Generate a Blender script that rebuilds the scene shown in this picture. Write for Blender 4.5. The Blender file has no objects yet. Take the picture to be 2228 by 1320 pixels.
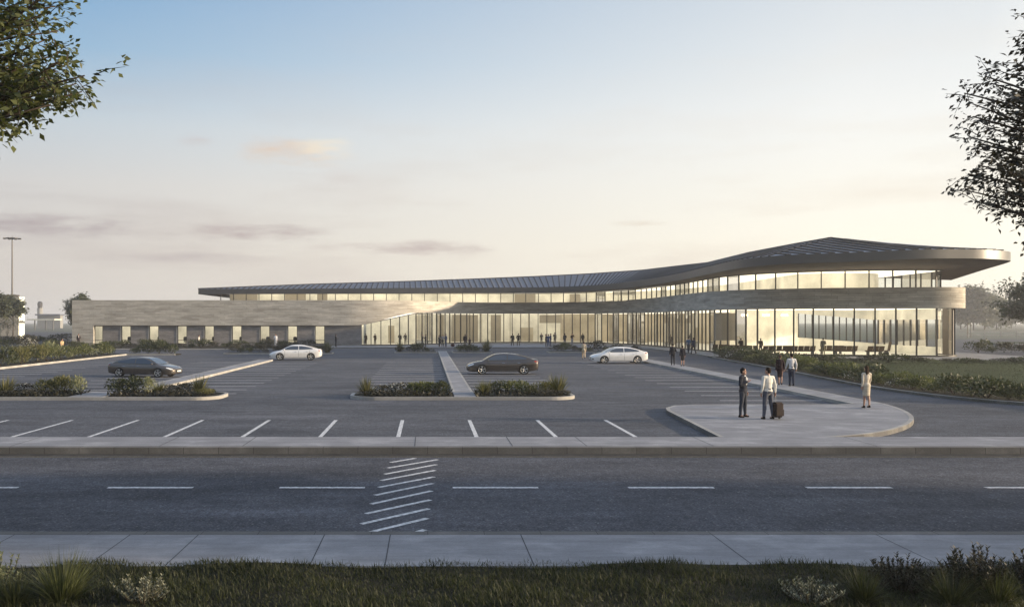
import bpy, bmesh, math, random
import numpy as np
from mathutils import Vector, Matrix
random.seed(7)
R = math.radians
scn = bpy.context.scene
COL = scn.collection
CAMH, FOC, CX, HY = 3.6, 2000.0, 930.0, 700.0
PI = math.pi

def gp(px, py, z=0.0):
    """a point of the photograph's ground (height z) as metres"""
    Y = (CAMH - z) * FOC / (py - HY)
    return ((px - CX) / FOC * Y, Y, z)
def at(px, Y):
    return (px - CX) / FOC * Y
def hz(py, Y):
    return CAMH + (HY - py) / FOC * Y
def lin(c):
    return c / 12.92 if c <= 0.04045 else ((c + 0.055) / 1.055) ** 2.4
def hexc(h):
    h = h.lstrip('#')
    return tuple(lin(int(h[i:i+2], 16) / 255) for i in (0, 2, 4)) + (1,)

# ------------------------------------------------------------------ materials
def new_mat(name):
    m = bpy.data.materials.new(name); m.use_nodes = True
    nt = m.node_tree; nt.nodes.clear()
    out = nt.nodes.new('ShaderNodeOutputMaterial')
    return m, nt, out
def N(nt, t, **kw):
    n = nt.nodes.new(t)
    for k, v in kw.items():
        if k in n.inputs: n.inputs[k].default_value = v
        else: setattr(n, k, v)
    return n
def L(nt, a, b): nt.links.new(a, b)
def ramp(nt, fac, stops):
    r = nt.nodes.new('ShaderNodeValToRGB')
    e = r.color_ramp.elements
    while len(e) < len(stops): e.new(0.5)
    for i, (p, c) in enumerate(stops):
        e[i].position = p; e[i].color = c if len(c) == 4 else tuple(c) + (1,)
    L(nt, fac, r.inputs['Fac'])
    return r.outputs['Color']
def mixc(nt, fac, a, b, mode='MIX'):
    m = nt.nodes.new('ShaderNodeMix'); m.data_type = 'RGBA'; m.blend_type = mode
    for s, v in ((0, fac), (6, a), (7, b)):
        if hasattr(v, 'is_linked'): L(nt, v, m.inputs[s])
        else: m.inputs[s].default_value = v
    return m.outputs[2]
def math_(nt, op, a, b=None, c=None):
    m = nt.nodes.new('ShaderNodeMath'); m.operation = op
    for i, v in enumerate((a, b, c)):
        if v is None: continue
        if hasattr(v, 'is_linked'): L(nt, v, m.inputs[i])
        else: m.inputs[i].default_value = v
    return m.outputs[0]
def pos(nt, scale=(1, 1, 1), obj=False):
    if obj: s = nt.nodes.new('ShaderNodeTexCoord').outputs['Object']
    else: s = nt.nodes.new('ShaderNodeNewGeometry').outputs['Position']
    mp = nt.nodes.new('ShaderNodeMapping'); mp.inputs['Scale'].default_value = scale
    L(nt, s, mp.inputs['Vector'])
    return mp.outputs['Vector']
def noise(nt, vec, scale, detail=4, rough=0.55):
    n = N(nt, 'ShaderNodeTexNoise', Scale=scale, Detail=detail, Roughness=rough)
    L(nt, vec, n.inputs['Vector']); return n.outputs['Fac']
def bump(nt, h, strength, dist=0.01):
    b = N(nt, 'ShaderNodeBump', Strength=strength, Distance=dist)
    L(nt, h, b.inputs['Height']); return b.outputs['Normal']
def princ(nt, out, base, rough=0.6, metal=0.0, normal=None, **kw):
    p = nt.nodes.new('ShaderNodeBsdfPrincipled')
    if hasattr(base, 'is_linked'): L(nt, base, p.inputs['Base Color'])
    else: p.inputs['Base Color'].default_value = base if len(base) == 4 else tuple(base) + (1,)
    if hasattr(rough, 'is_linked'): L(nt, rough, p.inputs['Roughness'])
    else: p.inputs['Roughness'].default_value = rough
    p.inputs['Metallic'].default_value = metal
    if normal is not None: L(nt, normal, p.inputs['Normal'])
    if 'Specular IOR Level' not in kw and not hasattr(rough, 'is_linked') and rough >= .65: p.inputs['Specular IOR Level'].default_value = .12
    for k, v in kw.items(): p.inputs[k].default_value = v
    L(nt, p.outputs[0], out.inputs['Surface'])
    return p
def plain(name, col, rough=0.6, metal=0.0, var=0.0, scale=3.0, obj=True, **kw):
    m, nt, out = new_mat(name)
    col = tuple(col[:3])
    if var:
        f = noise(nt, pos(nt, obj=obj), scale, 5)
        base = ramp(nt, f, [(0.3, tuple(c * (1 - var) for c in col)), (0.7, tuple(c * (1 + var) for c in col))])
        princ(nt, out, base, rough, metal, **kw)
    else: princ(nt, out, col, rough, metal, **kw)
    return m

def mat_asphalt(name, c0, c1, seed=0.0, patch=0.25):
    m, nt, out = new_mat(name)
    v = pos(nt)
    big = noise(nt, v, 0.11, 5, 0.6)
    mid = noise(nt, v, 1.3, 4, 0.6)
    fine = noise(nt, v, 22, 3, 0.7)
    agg = N(nt, 'ShaderNodeTexVoronoi', Scale=34.0); L(nt, v, agg.inputs['Vector'])
    stretch = noise(nt, pos(nt, (0.12, 0.9, 1)), 1.0, 6, 0.7)
    base = ramp(nt, big, [(0.3, c0), (0.7, c1)])
    base = mixc(nt, 0.5, base, ramp(nt, mid, [(0.25, (0.6,)*3), (0.75, (1.35,)*3)]), 'MULTIPLY')
    base = mixc(nt, 0.75, base, ramp(nt, fine, [(0.30, (0.30,)*3), (0.5, (0.95,)*3), (0.70, (2.0,)*3)]), 'MULTIPLY')
    base = mixc(nt, 0.6, base, ramp(nt, stretch, [(0.3, (0.62,)*3), (0.7, (1.32,)*3)]), 'MULTIPLY')
    pt = noise(nt, pos(nt, (0.45, 1.1, 1)), 0.35, 6, 0.72)
    base = mixc(nt, 0.75, base, ramp(nt, pt, [(0.32, (0.68,)*3), (0.5, (1.0,)*3), (0.68, (1.28,)*3)]), 'MULTIPLY')
    gr = noise(nt, pos(nt, (1, 0.55, 1)), 7.0, 5, 0.75)
    base = mixc(nt, 0.7, base, ramp(nt, gr, [(0.32, (0.55,)*3), (0.68, (1.5,)*3)]), 'MULTIPLY')
    sp = ramp(nt, agg.outputs['Color'], [(0.86, (0,)*3), (0.95, (1,)*3)])
    base = mixc(nt, math_(nt, 'MULTIPLY', sp, 0.45), base, (0.33, 0.32, 0.30, 1))
    h = math_(nt, 'ADD', fine, math_(nt, 'MULTIPLY', agg.outputs['Distance'], 0.7))
    princ(nt, out, base, 0.82, 0, bump(nt, h, 0.35, 0.012), **{'Specular IOR Level': 0.10})
    return m
def mat_concrete(name, c0, c1, jx=None, jw=0.012, streak=True, rough=0.8):
    m, nt, out = new_mat(name)
    v = pos(nt)
    a = noise(nt, v, 0.7, 6, 0.65); f = noise(nt, v, 30, 4, 0.7)
    st = noise(nt, pos(nt, (0.35, 2.4, 1)), 1.6, 5, 0.65)
    base = ramp(nt, a, [(0.28, tuple(x * .86 for x in c0)), (0.5, c0), (0.72, tuple(x * 1.06 for x in c1))])
    if streak: base = mixc(nt, 0.55, base, ramp(nt, st, [(0.3, (0.66,)*3), (0.7, (1.28,)*3)]), 'MULTIPLY')
    base = mixc(nt, 0.5, base, ramp(nt, f, [(0.3, (0.75,)*3), (0.7, (1.2,)*3)]), 'MULTIPLY')
    if jx:
        sx = N(nt, 'ShaderNodeSeparateXYZ'); L(nt, v, sx.inputs[0])
        fr = math_(nt, 'FRACT', math_(nt, 'ADD', math_(nt, 'DIVIDE', sx.outputs[0], jx), 100.0))
        j = math_(nt, 'LESS_THAN', fr, jw)
        cell = math_(nt, 'FLOOR', math_(nt, 'ADD', math_(nt, 'DIVIDE', sx.outputs[0], jx), 100.0))
        wn = N(nt, 'ShaderNodeTexWhiteNoise', noise_dimensions='1D'); L(nt, cell, wn.inputs['W'])
        base = mixc(nt, 0.35, base, ramp(nt, wn.outputs['Value'], [(0, (0.75,)*3), (1, (1.2,)*3)]), 'MULTIPLY')
        base = mixc(nt, j, base, (0.04, 0.038, 0.035, 1))
    princ(nt, out, base, rough, 0, bump(nt, f, 0.2, 0.006))
    return m
def mat_stone(name, c0, c1, bw, bh, mortar=0.02, dark=(0.5, 0.5, 0.5), rough=0.75):
    """courses of thin stone or brick; the wall's running length comes from a 'run' attribute"""
    m, nt, out = new_mat(name)
    at_ = N(nt, 'ShaderNodeAttribute', attribute_name='run')
    b = N(nt, 'ShaderNodeTexBrick', **{'Scale': 1.0, 'Mortar Size': mortar, 'Brick Width': bw, 'Row Height': bh, 'Bias': 0.0,
          'Color1': c0 + (1,), 'Color2': c1 + (1,), 'Mortar': tuple(a * d for a, d in zip(c0, dark)) + (1,)})
    b.offset = 0.37; b.squash = 1.35; b.squash_frequency = 3
    L(nt, at_.outputs['Vector'], b.inputs['Vector'])
    mp = N(nt, 'ShaderNodeMapping'); mp.inputs['Scale'].default_value = (0.25, 1.6, 1)
    L(nt, at_.outputs['Vector'], mp.inputs['Vector'])
    n1 = noise(nt, mp.outputs['Vector'], 1.0, 6, 0.7)
    n2 = noise(nt, at_.outputs['Vector'], 9.0, 4, 0.6)
    base = mixc(nt, 0.8, b.outputs['Color'], ramp(nt, n1, [(0.3, (0.58,)*3), (0.7, (1.40,)*3)]), 'MULTIPLY')
    base = mixc(nt, 0.5, base, ramp(nt, n2, [(0.3, (0.8,)*3), (0.7, (1.18,)*3)]), 'MULTIPLY')
    h = math_(nt, 'SUBTRACT', n2, b.outputs['Fac'])
    princ(nt, out, base, rough, 0, bump(nt, h, 0.5, 0.02))
    return m
def mat_leaf(name, dark, light, trans=0.25, rough=0.55, scale=2.2):
    m, nt, out = new_mat(name)
    v = pos(nt)
    n1 = noise(nt, v, scale, 3, 0.6)
    g = nt.nodes.new('ShaderNodeNewGeometry')
    f = math_(nt, 'ADD', math_(nt, 'MULTIPLY', n1, 0.6), math_(nt, 'MULTIPLY', g.outputs['Random Per Island'], 0.4))
    c = ramp(nt, f, [(0.25, dark), (0.75, light)])
    p = princ(nt, out, c, rough, **{'Specular IOR Level': 0.3})
    t = nt.nodes.new('ShaderNodeBsdfTranslucent'); L(nt, mixc(nt, 1.0, c, (1.5, 1.6, 0.8, 1), 'MULTIPLY'), t.inputs['Color'])
    mx = nt.nodes.new('ShaderNodeMixShader'); mx.inputs[0].default_value = trans
    L(nt, p.outputs[0], mx.inputs[1]); L(nt, t.outputs[0], mx.inputs[2]); L(nt, mx.outputs[0], out.inputs['Surface'])
    return m
def mat_glass(name, tint=(0.93, 0.95, 0.93), refl=1.0):
    m, nt, out = new_mat(name)
    fr = N(nt, 'ShaderNodeFresnel', IOR=1.5)
    tr = nt.nodes.new('ShaderNodeBsdfTransparent'); tr.inputs[0].default_value = tint + (1,)
    gl = N(nt, 'ShaderNodeBsdfGlossy', Roughness=0.01)
    mx = nt.nodes.new('ShaderNodeMixShader')
    L(nt, math_(nt, 'MULTIPLY', fr.outputs[0], refl), mx.inputs[0])
    L(nt, tr.outputs[0], mx.inputs[1]); L(nt, gl.outputs[0], mx.inputs[2]); L(nt, mx.outputs[0], out.inputs['Surface'])
    return m
def mat_emit(name, col, s, var=0.0, scale=0.4):
    m, nt, out = new_mat(name)
    p = princ(nt, out, col, 0.8)
    p.inputs['Emission Color'].default_value = tuple(col[:3]) + (1,); p.inputs['Emission Strength'].default_value = s
    return m

M = {}
M['asphalt'] = mat_asphalt('asphalt_lot', (0.063, 0.066, 0.076), (0.097, 0.099, 0.109))
M['road'] = mat_asphalt('asphalt_road', (0.054, 0.057, 0.067), (0.087, 0.088, 0.098))
M['drive'] = mat_asphalt('asphalt_drive', (0.061, 0.063, 0.071), (0.092, 0.093, 0.100))
M['walk'] = mat_concrete('pavement_concrete', (0.225, 0.225, 0.235), (0.32, 0.318, 0.325))
M['kerb'] = mat_concrete('kerb_concrete', (0.125, 0.120, 0.113), (0.185, 0.176, 0.165), jx=0.95, streak=False)
M['kerb_plain'] = mat_concrete('kerb_plain', (0.30, 0.29, 0.27), (0.40, 0.385, 0.36), streak=False)
M['gutter'] = plain('gutter', (0.055, 0.053, 0.05), 0.85, var=0.3, obj=False)
M['paint'] = plain('marking_paint', (0.50, 0.50, 0.50), 0.7, var=0.5, scale=11, obj=False)
M['paint_dim'] = plain('marking_paint_worn', (0.50, 0.50, 0.50), 0.7, var=0.30, scale=9, obj=False)
M['yellow'] = plain('yellow_paint', (0.16, 0.13, 0.06), 0.8, var=0.4, scale=9, obj=False)
M['joint'] = plain('joint', (0.06, 0.06, 0.062), 0.9)
M['soil'] = plain('soil', (0.020, 0.018, 0.012), 0.95, var=0.4, scale=6, obj=False)
M['stone'] = mat_stone('stone_courses', (0.38, 0.35, 0.30), (0.48, 0.45, 0.395), 1.6, 0.24, 0.012, (0.55,)*3)
M['brick'] = mat_stone('dark_brick', (0.20, 0.187, 0.183), (0.265, 0.250, 0.243), 0.42, 0.085, 0.012, (0.7,)*3)
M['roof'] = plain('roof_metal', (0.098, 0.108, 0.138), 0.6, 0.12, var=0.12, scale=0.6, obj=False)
M['hip_metal_sky_sheen'] = plain('hip_metal_sky_sheen', (0.20, 0.225, 0.28), 0.45, 0.35, var=0.12, scale=0.6, obj=False)  # roof metal made lighter and bluer: sky reflection put into its colour
M['seam'] = plain('roof_seam', (0.025, 0.025, 0.028), 0.7, 0.0)
M['fascia'] = plain('fascia_metal', (0.046, 0.046, 0.048), 0.36, 0.12, var=0.08, scale=0.5, obj=False)
M['soffit'] = plain('soffit', (0.085, 0.068, 0.056), 0.7, var=0.2, scale=0.8, obj=False)
M['mullion'] = plain('dark_frame', (0.028, 0.025, 0.022), 0.45, 0.3)
M['mullion_brown'] = plain('bronze_column', (0.085, 0.066, 0.052), 0.5, 0.3)
M['glass'] = mat_glass('glass', refl=0.7)
M['cream'] = plain('cream_wall', (0.74, 0.715, 0.65), 0.8, var=0.28, scale=0.35, obj=False)
M['taupe'] = plain('taupe_wall', (0.30, 0.265, 0.215), 0.8, var=0.12, scale=0.6, obj=False)
M['tan'] = plain('tan_wall', (0.44, 0.385, 0.30), 0.8, var=0.25, scale=0.4, obj=False)
M['floor_in'] = plain('interior_floor', (0.58, 0.55, 0.48), 0.5, var=0.1, scale=0.5, obj=False)
M['ceil'] = mat_emit('glow_ceiling', (1.0, 0.925, 0.77), 0.74)  # the whole ceiling glows, standing in for the rooms' lamps
M['washlight'] = mat_emit('wall_light', (1.0, 0.84, 0.56), 3.0)
M['seat_in'] = plain('seat_fabric', (0.085, 0.055, 0.035), 0.8, var=0.2)
M['lawn'] = None
m, nt, out = new_mat('lawn_grass'); v = pos(nt)
n1 = noise(nt, v, 0.22, 5, 0.65); n2 = noise(nt, pos(nt, (1, 0.35, 1)), 5, 5, 0.75)
b_ = ramp(nt, n1, [(0.3, (0.022, 0.031, 0.010)), (0.7, (0.042, 0.054, 0.018))])
b_ = mixc(nt, 0.8, b_, ramp(nt, n2, [(0.3, (0.5,)*3), (0.7, (1.5,)*3)]), 'MULTIPLY')
princ(nt, out, b_, 0.9, 0, bump(nt, n2, 0.9, 0.06)); M['lawn'] = m
m, nt, out = new_mat('field'); v = pos(nt)
n1 = noise(nt, pos(nt, (0.3, 1, 1)), 0.05, 6, 0.65)
b_ = ramp(nt, n1, [(0.35, (0.085, 0.085, 0.078)), (0.6, (0.11, 0.12, 0.085)), (0.72, (0.13, 0.13, 0.11))])
princ(nt, out, b_, 0.95); M['field'] = m
M['grassblade'] = mat_leaf('grass_blades', (0.010, 0.014, 0.005), (0.052, 0.058, 0.022), 0.25, 0.6, 1.1)
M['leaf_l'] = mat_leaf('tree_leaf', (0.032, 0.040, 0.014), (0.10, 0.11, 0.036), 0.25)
M['leaf_r'] = mat_leaf('tree_leaf_backlit', (0.020, 0.017, 0.010), (0.050, 0.042, 0.024), 0.12)  # dark brown holds the backlit shade of this crown in the leaf colour
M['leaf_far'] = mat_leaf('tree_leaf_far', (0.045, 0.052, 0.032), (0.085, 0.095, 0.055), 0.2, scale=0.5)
M['bark'] = plain('bark', (0.055, 0.042, 0.032), 0.9, var=0.35, scale=8)
M['shrub_dark'] = mat_leaf('shrub_dark', (0.022, 0.028, 0.012), (0.060, 0.070, 0.028), 0.2, scale=4)
M['shrub_green'] = mat_leaf('shrub_green', (0.040, 0.050, 0.018), (0.110, 0.120, 0.045), 0.25, scale=4)
M['shrub_gold'] = mat_leaf('shrub_gold', (0.055, 0.055, 0.018), (0.150, 0.145, 0.055), 0.25, scale=4)
M['shrub_pale'] = mat_leaf('shrub_pale', (0.090, 0.100, 0.055), (0.240, 0.250, 0.150), 0.2, scale=5)
M['tuft_dark'] = mat_leaf('tuft_dark', (0.022, 0.028, 0.010), (0.095, 0.105, 0.042), 0.2, scale=4)
M['sage'] = mat_leaf('sage_leaf', (0.070, 0.075, 0.055), (0.220, 0.220, 0.165), 0.15, scale=6)
M['yucca'] = mat_leaf('yucca_leaf', (0.035, 0.040, 0.014), (0.160, 0.150, 0.065), 0.15, scale=3)
M['flower'] = plain('white_flower', (0.55, 0.54, 0.47), 0.7)
M['shrub_deep'] = mat_leaf('shrub_deep', (0.014, 0.015, 0.010), (0.055, 0.050, 0.032), 0.15, scale=5)

# ------------------------------------------------------------------ objects
def tag(o, label=None, cat=None, group=None, kind=None):
    if label: o['label'] = label
    if cat: o['category'] = cat
    if group: o['group'] = group
    if kind: o['kind'] = kind
    return o
def empty(name, loc=(0, 0, 0), rz=0.0):
    o = bpy.data.objects.new(name, None); COL.objects.link(o)
    o.location = loc; o.rotation_euler = (0, 0, rz); o.empty_display_size = 0.3
    return o
def link(name, me, mat=None, parent=None, loc=None, rz=None, smooth=False):
    o = bpy.data.objects.new(name, me); COL.objects.link(o)
    if mat is not None:
        for mm in (mat if isinstance(mat, (list, tuple)) else [mat]): me.materials.append(mm)
    if parent: o.parent = parent
    if loc: o.location = loc
    if rz is not None: o.rotation_euler = (0, 0, rz)
    if smooth: me.polygons.foreach_set('use_smooth', [True] * len(me.polygons))
    return o
def copy_tree(o, parent=None):
    c = o.copy(); COL.objects.link(c); c.parent = parent
    for ch in list(o.children): copy_tree(ch, c)
    return c

class MB:
    def __init__(s): s.v = []; s.f = []; s.run = None; s.mi = []
    def add(s, vs, fs, mi=0):
        b = len(s.v); s.v += [tuple(p) for p in vs]; s.f += [tuple(i + b for i in f) for f in fs]; s.mi += [mi] * len(fs)
        return s
    def quad(s, a, b, c, d, mi=0): return s.add([a, b, c, d], [(0, 1, 2, 3)], mi)
    def box(s, x0, y0, z0, x1, y1, z1, mi=0):
        vs = [(x, y, z) for z in (z0, z1) for y in (y0, y1) for x in (x0, x1)]
        return s.add(vs, [(0, 2, 3, 1), (4, 5, 7, 6), (0, 1, 5, 4), (2, 6, 7, 3), (0, 4, 6, 2), (1, 3, 7, 5)], mi)
    def rbox(s, c, size, rz=0, mi=0):
        x, y, z = size[0] / 2, size[1] / 2, size[2] / 2; cs, sn = math.cos(rz), math.sin(rz)
        vs = []
        for dz in (-z, z):
            for dy in (-y, y):
                for dx in (-x, x): vs.append((c[0] + dx * cs - dy * sn, c[1] + dx * sn + dy * cs, c[2] + dz))
        return s.add(vs, [(0, 2, 3, 1), (4, 5, 7, 6), (0, 1, 5, 4), (2, 6, 7, 3), (0, 4, 6, 2), (1, 3, 7, 5)], mi)
    def prism(s, poly, z0, z1, mi=0, bottom=False):
        n = len(poly)
        vs = [(p[0], p[1], z0) for p in poly] + [(p[0], p[1], z1) for p in poly]
        fs = [(i, (i + 1) % n, n + (i + 1) % n, n + i) for i in range(n)] + [tuple(range(n, 2 * n))]
        if bottom: fs.append(tuple(range(n - 1, -1, -1)))
        return s.add(vs, fs, mi)
    def tube(s, pts, rad, n=8, mi=0, cap=True):
        pts = [Vector(p) for p in pts]; k = len(pts)
        if not hasattr(rad, '__len__'): rad = [rad] * k
        vs = []
        for i, p in enumerate(pts):
            t = (pts[min(i + 1, k - 1)] - pts[max(i - 1, 0)]).normalized()
            a = t.cross(Vector((0, 0, 1)))
            if a.length < 1e-3: a = t.cross(Vector((1, 0, 0)))
            a.normalize(); b = t.cross(a)
            for j in range(n):
                w = 2 * PI * j / n; vs.append(p + (a * math.cos(w) + b * math.sin(w)) * rad[i])
        fs = [(i * n + j, i * n + (j + 1) % n, (i + 1) * n + (j + 1) % n, (i + 1) * n + j) for i in range(k - 1) for j in range(n)]
        if cap: fs += [tuple(range(n)), tuple(range((k - 1) * n, k * n))]
        return s.add(vs, fs, mi)
    def capsule(s, p0, p1, r0, r1=None, n=10, mi=0):
        r1 = r0 if r1 is None else r1
        p0, p1 = Vector(p0), Vector(p1); d = p1 - p0
        t = d.normalized() if d.length > 1e-6 else Vector((0, 0, 1))
        pts, rad = [], []
        for a in (-88, -55, -25, 0): pts.append(p0 + t * r0 * math.sin(R(a))); rad.append(r0 * math.cos(R(a)))
        for a in (0, 25, 55, 88): pts.append(p1 + t * r1 * math.sin(R(a))); rad.append(r1 * math.cos(R(a)))
        a = t.cross(Vector((0, 0, 1)))
        if a.length < 1e-3: a = t.cross(Vector((1, 0, 0)))
        a.normalize(); b = t.cross(a); vs = []; k = len(pts)
        for p, r in zip(pts, rad):
            for j in range(n): w = 2 * PI * j / n; vs.append(p + (a * math.cos(w) + b * math.sin(w)) * r)
        fs = [(i * n + j, i * n + (j + 1) % n, (i + 1) * n + (j + 1) % n, (i + 1) * n + j) for i in range(k - 1) for j in range(n)]
        fs += [tuple(range(n - 1, -1, -1)), tuple(range((k - 1) * n, k * n))]
        return s.add(vs, fs, mi)
    def ell(s, c, r, n=14, m=9, rz=0, tilt=0, mi=0):
        vs = []
        mt = Matrix.Rotation(rz, 3, 'Z') @ Matrix.Rotation(tilt, 3, 'X')
        for i in range(m + 1):
            a = PI * (0.02 + 0.96 * i / m) - PI / 2
            for j in range(n):
                w = 2 * PI * j / n
                vs.append(Vector(c) + mt @ Vector((r[0] * math.cos(a) * math.cos(w), r[1] * math.cos(a) * math.sin(w), r[2] * math.sin(a))))
        fs = [(i * n + j, i * n + (j + 1) % n, (i + 1) * n + (j + 1) % n, (i + 1) * n + j) for i in range(m) for j in range(n)]
        fs += [tuple(range(n - 1, -1, -1)), tuple(range(m * n, m * n + n))]
        return s.add(vs, fs, mi)
    def lathe(s, prof, c=(0, 0, 0), axis='Z', n=24, mi=0):
        vs = []
        for r, h in prof:
            for j in range(n):
                w = 2 * PI * j / n; x, y = r * math.cos(w), r * math.sin(w)
                if axis == 'Z': p = (c[0] + x, c[1] + y, c[2] + h)
                elif axis == 'Y': p = (c[0] + x, c[1] + h, c[2] + y)
                else: p = (c[0] + h, c[1] + x, c[2] + y)
                vs.append(p)
        k = len(prof)
        fs = [(i * n + j, i * n + (j + 1) % n, (i + 1) * n + (j + 1) % n, (i + 1) * n + j) for i in range(k - 1) for j in range(n)]
        return s.add(vs, fs, mi)
    def mesh(s, name='mesh', fixn=True):
        me = bpy.data.meshes.new(name); me.from_pydata(s.v, [], s.f); me.update()
        if any(s.mi): me.polygons.foreach_set('material_index', s.mi)
        if s.run is not None:
            a = me.attributes.new('run', 'FLOAT_VECTOR', 'POINT'); a.data.foreach_set('vector', np.array(s.run, dtype=np.float32).ravel())
        if fixn:
            bm = bmesh.new(); bm.from_mesh(me); bmesh.ops.recalc_face_normals(bm, faces=bm.faces); bm.to_mesh(me); bm.free()
        return me
    def build(s, name, mat, parent=None, smooth=False, loc=None, rz=None, fixn=True):
        return link(name, s.mesh(name, fixn), mat, parent, loc, rz, smooth)

def quads_mesh(name, V):
    """V: n x 4 x 3 array of loose quads"""
    n = len(V); me = bpy.data.meshes.new(name)
    me.vertices.add(n * 4); me.vertices.foreach_set('co', np.ascontiguousarray(V, dtype=np.float32).ravel())
    me.loops.add(n * 4); me.loops.foreach_set('vertex_index', np.arange(n * 4, dtype=np.int32))
    me.polygons.add(n); me.polygons.foreach_set('loop_start', np.arange(0, n * 4, 4, dtype=np.int32))
    me.update(calc_edges=True)
    return me
def unit(a):
    return a / np.maximum(np.linalg.norm(a, axis=-1, keepdims=True), 1e-9)
def leaf_quads(P, D, Nn, ln, wd):
    """rhombus leaves from base P along D"""
    D = unit(D); S = unit(np.cross(D, Nn)); U = unit(np.cross(S, D))
    ln = np.asarray(ln).reshape(-1, 1); wd = np.asarray(wd).reshape(-1, 1)
    a = P; c = P + D * ln
    mid = P + D * ln * 0.45 + U * ln * 0.10
    return np.stack([a, mid + S * wd * 0.5, c, mid - S * wd * 0.5], axis=1)
def blade_quads(P, D, ln, wd, droop, rng, seg=3):
    """arching blades: each is seg quads; D initial direction"""
    n = len(P); D = unit(D); ln = np.asarray(ln).reshape(-1, 1) * np.ones((n, 1)); wd = np.asarray(wd).reshape(-1, 1) * np.ones((n, 1))
    side = unit(np.cross(D, np.tile([[0, 0, 1.0]], (n, 1)) + rng.normal(0, 0.25, (n, 3))))
    q = []; p = P.copy(); d = D.copy(); out_h = D * np.array([[1, 1, 0]])
    for k in range(seg):
        w0 = wd * (1 - (k / seg) ** 1.6) * 0.5; w1 = wd * (1 - ((k + 1) / seg) ** 1.6) * 0.5
        p2 = p + d * ln / seg
        q.append(np.stack([p - side * w0, p + side * w0, p2 + side * w1, p2 - side * w1], axis=1))
        p = p2; d = unit(d + np.array([[0, 0, -1.0]]) * droop + out_h * droop * 0.4)
    return np.concatenate(q)

def spline(pts, step=None, n=None):
    """Catmull-Rom through 2D/3D points, resampled evenly"""
    P = np.array(pts, dtype=float); Q = [P[0]]
    for i in range(len(P) - 1):
        p0 = P[max(i - 1, 0)]; p1 = P[i]; p2 = P[i + 1]; p3 = P[min(i + 2, len(P) - 1)]
        d1, d0, d2 = np.linalg.norm(p2[:2] - p1[:2]), np.linalg.norm(p1[:2] - p0[:2]), np.linalg.norm(p3[:2] - p2[:2])
        m1 = (p2 - p0) / max(d0 + d1, 1e-6) * d1; m2 = (p3 - p1) / max(d1 + d2, 1e-6) * d1
        for t in np.linspace(0, 1, 17)[1:]:
            h = (2*t**3 - 3*t**2 + 1, t**3 - 2*t**2 + t, -2*t**3 + 3*t**2, t**3 - t**2)
            Q.append(h[0]*p1 + h[1]*m1 + h[2]*p2 + h[3]*m2)
    Q = np.array(Q); s = np.concatenate([[0], np.cumsum(np.linalg.norm(np.diff(Q[:, :2], axis=0), axis=1))])
    if n is None: n = max(2, int(round(s[-1] / step)) + 1)
    t = np.linspace(0, s[-1], n)
    return np.stack([np.interp(t, s, Q[:, k]) for k in range(Q.shape[1])], axis=1), t
def offset2(P, d):
    T = np.gradient(P[:, :2], axis=0); T = unit(T)
    Nn = np.stack([T[:, 1], -T[:, 0]], axis=1)   # to the right of travel: outside of the facade
    Q = P.copy(); Q[:, :2] += Nn * d
    return Q
# ------------------------------------------------------------------ camera, light, world
cam = bpy.data.cameras.new('camera'); co = bpy.data.objects.new('camera', cam); COL.objects.link(co)
co.location = (0, 0, CAMH); co.rotation_euler = (R(90), 0, 0)
cam.sensor_width = 36; cam.lens = 36 * FOC / 2228; cam.shift_x = (1114 - CX) / 2228; cam.shift_y = (HY - 660) / 2228
cam.clip_start = 0.1; cam.clip_end = 6000
scn.camera = co
SUN_EL, SUN_AZ = R(10.5), R(-6.0)      # azimuth from +X towards the camera's side
sd = Vector((math.cos(SUN_EL) * math.cos(SUN_AZ), math.cos(SUN_EL) * math.sin(SUN_AZ), math.sin(SUN_EL)))
sun = bpy.data.lights.new('sun', 'SUN'); sun.energy = 5.0; sun.angle = R(1.2); sun.color = (1.0, 0.80, 0.56)
so = bpy.data.objects.new('sun', sun); COL.objects.link(so)
so.rotation_euler = (-sd).to_track_quat('-Z', 'Y').to_euler()
w = bpy.data.worlds.new('World'); scn.world = w; w.use_nodes = True
nt = w.node_tree; nt.nodes.clear()
wo = nt.nodes.new('ShaderNodeOutputWorld'); bg = nt.nodes.new('ShaderNodeBackground'); bg.inputs['Strength'].default_value = 0.090
sky = nt.nodes.new('ShaderNodeTexSky'); sky.sky_type = 'NISHITA'; sky.sun_disc = False
sky.sun_elevation = SUN_EL; sky.sun_rotation = PI / 2 - SUN_AZ
sky.air_density = 1.0; sky.dust_density = 3.0; sky.ozone_density = 1.2; sky.altitude = 0
tc = nt.nodes.new('ShaderNodeTexCoord'); gdir = tc.outputs['Generated']
sep = nt.nodes.new('ShaderNodeSeparateXYZ'); L(nt, gdir, sep.inputs[0])
el = sep.outputs[2]
# thin high haze: blue high up away from the sun, milky low down and towards the sun
K = 6.0
def sk(*st): return ramp(nt, el, [(z, (r * K, g * K, bb * K, 1)) for z, r, g, bb in st])
lft = sk((0.0, .74, .69, .645), (.07, .73, .675, .635), (.14, .72, .695, .68), (.20, .60, .67, .73), (.27, .31, .51, .72), (.34, .18, .40, .68), (.5, .34, .52, .78), (.7, .52, .66, .92), (1.0, .56, .70, .98))
rgt = sk((0.0, 1.16, 1.08, .90), (.08, 1.16, 1.10, .95), (.2, 1.03, 1.03, 1.0), (.34, .74, .80, .86), (.5, .56, .68, .86), (.7, .54, .68, .94), (1.0, .56, .70, .98))
sunw = math_(nt, 'MULTIPLY_ADD', sep.outputs[0], 1.25, 0.50)
sunw = math_(nt, 'MAXIMUM', math_(nt, 'MINIMUM', sunw, 1.0), 0.0)
c1 = mixc(nt, sunw, lft, rgt)
c1 = mixc(nt, 0.12, c1, sky.outputs[0])
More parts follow.
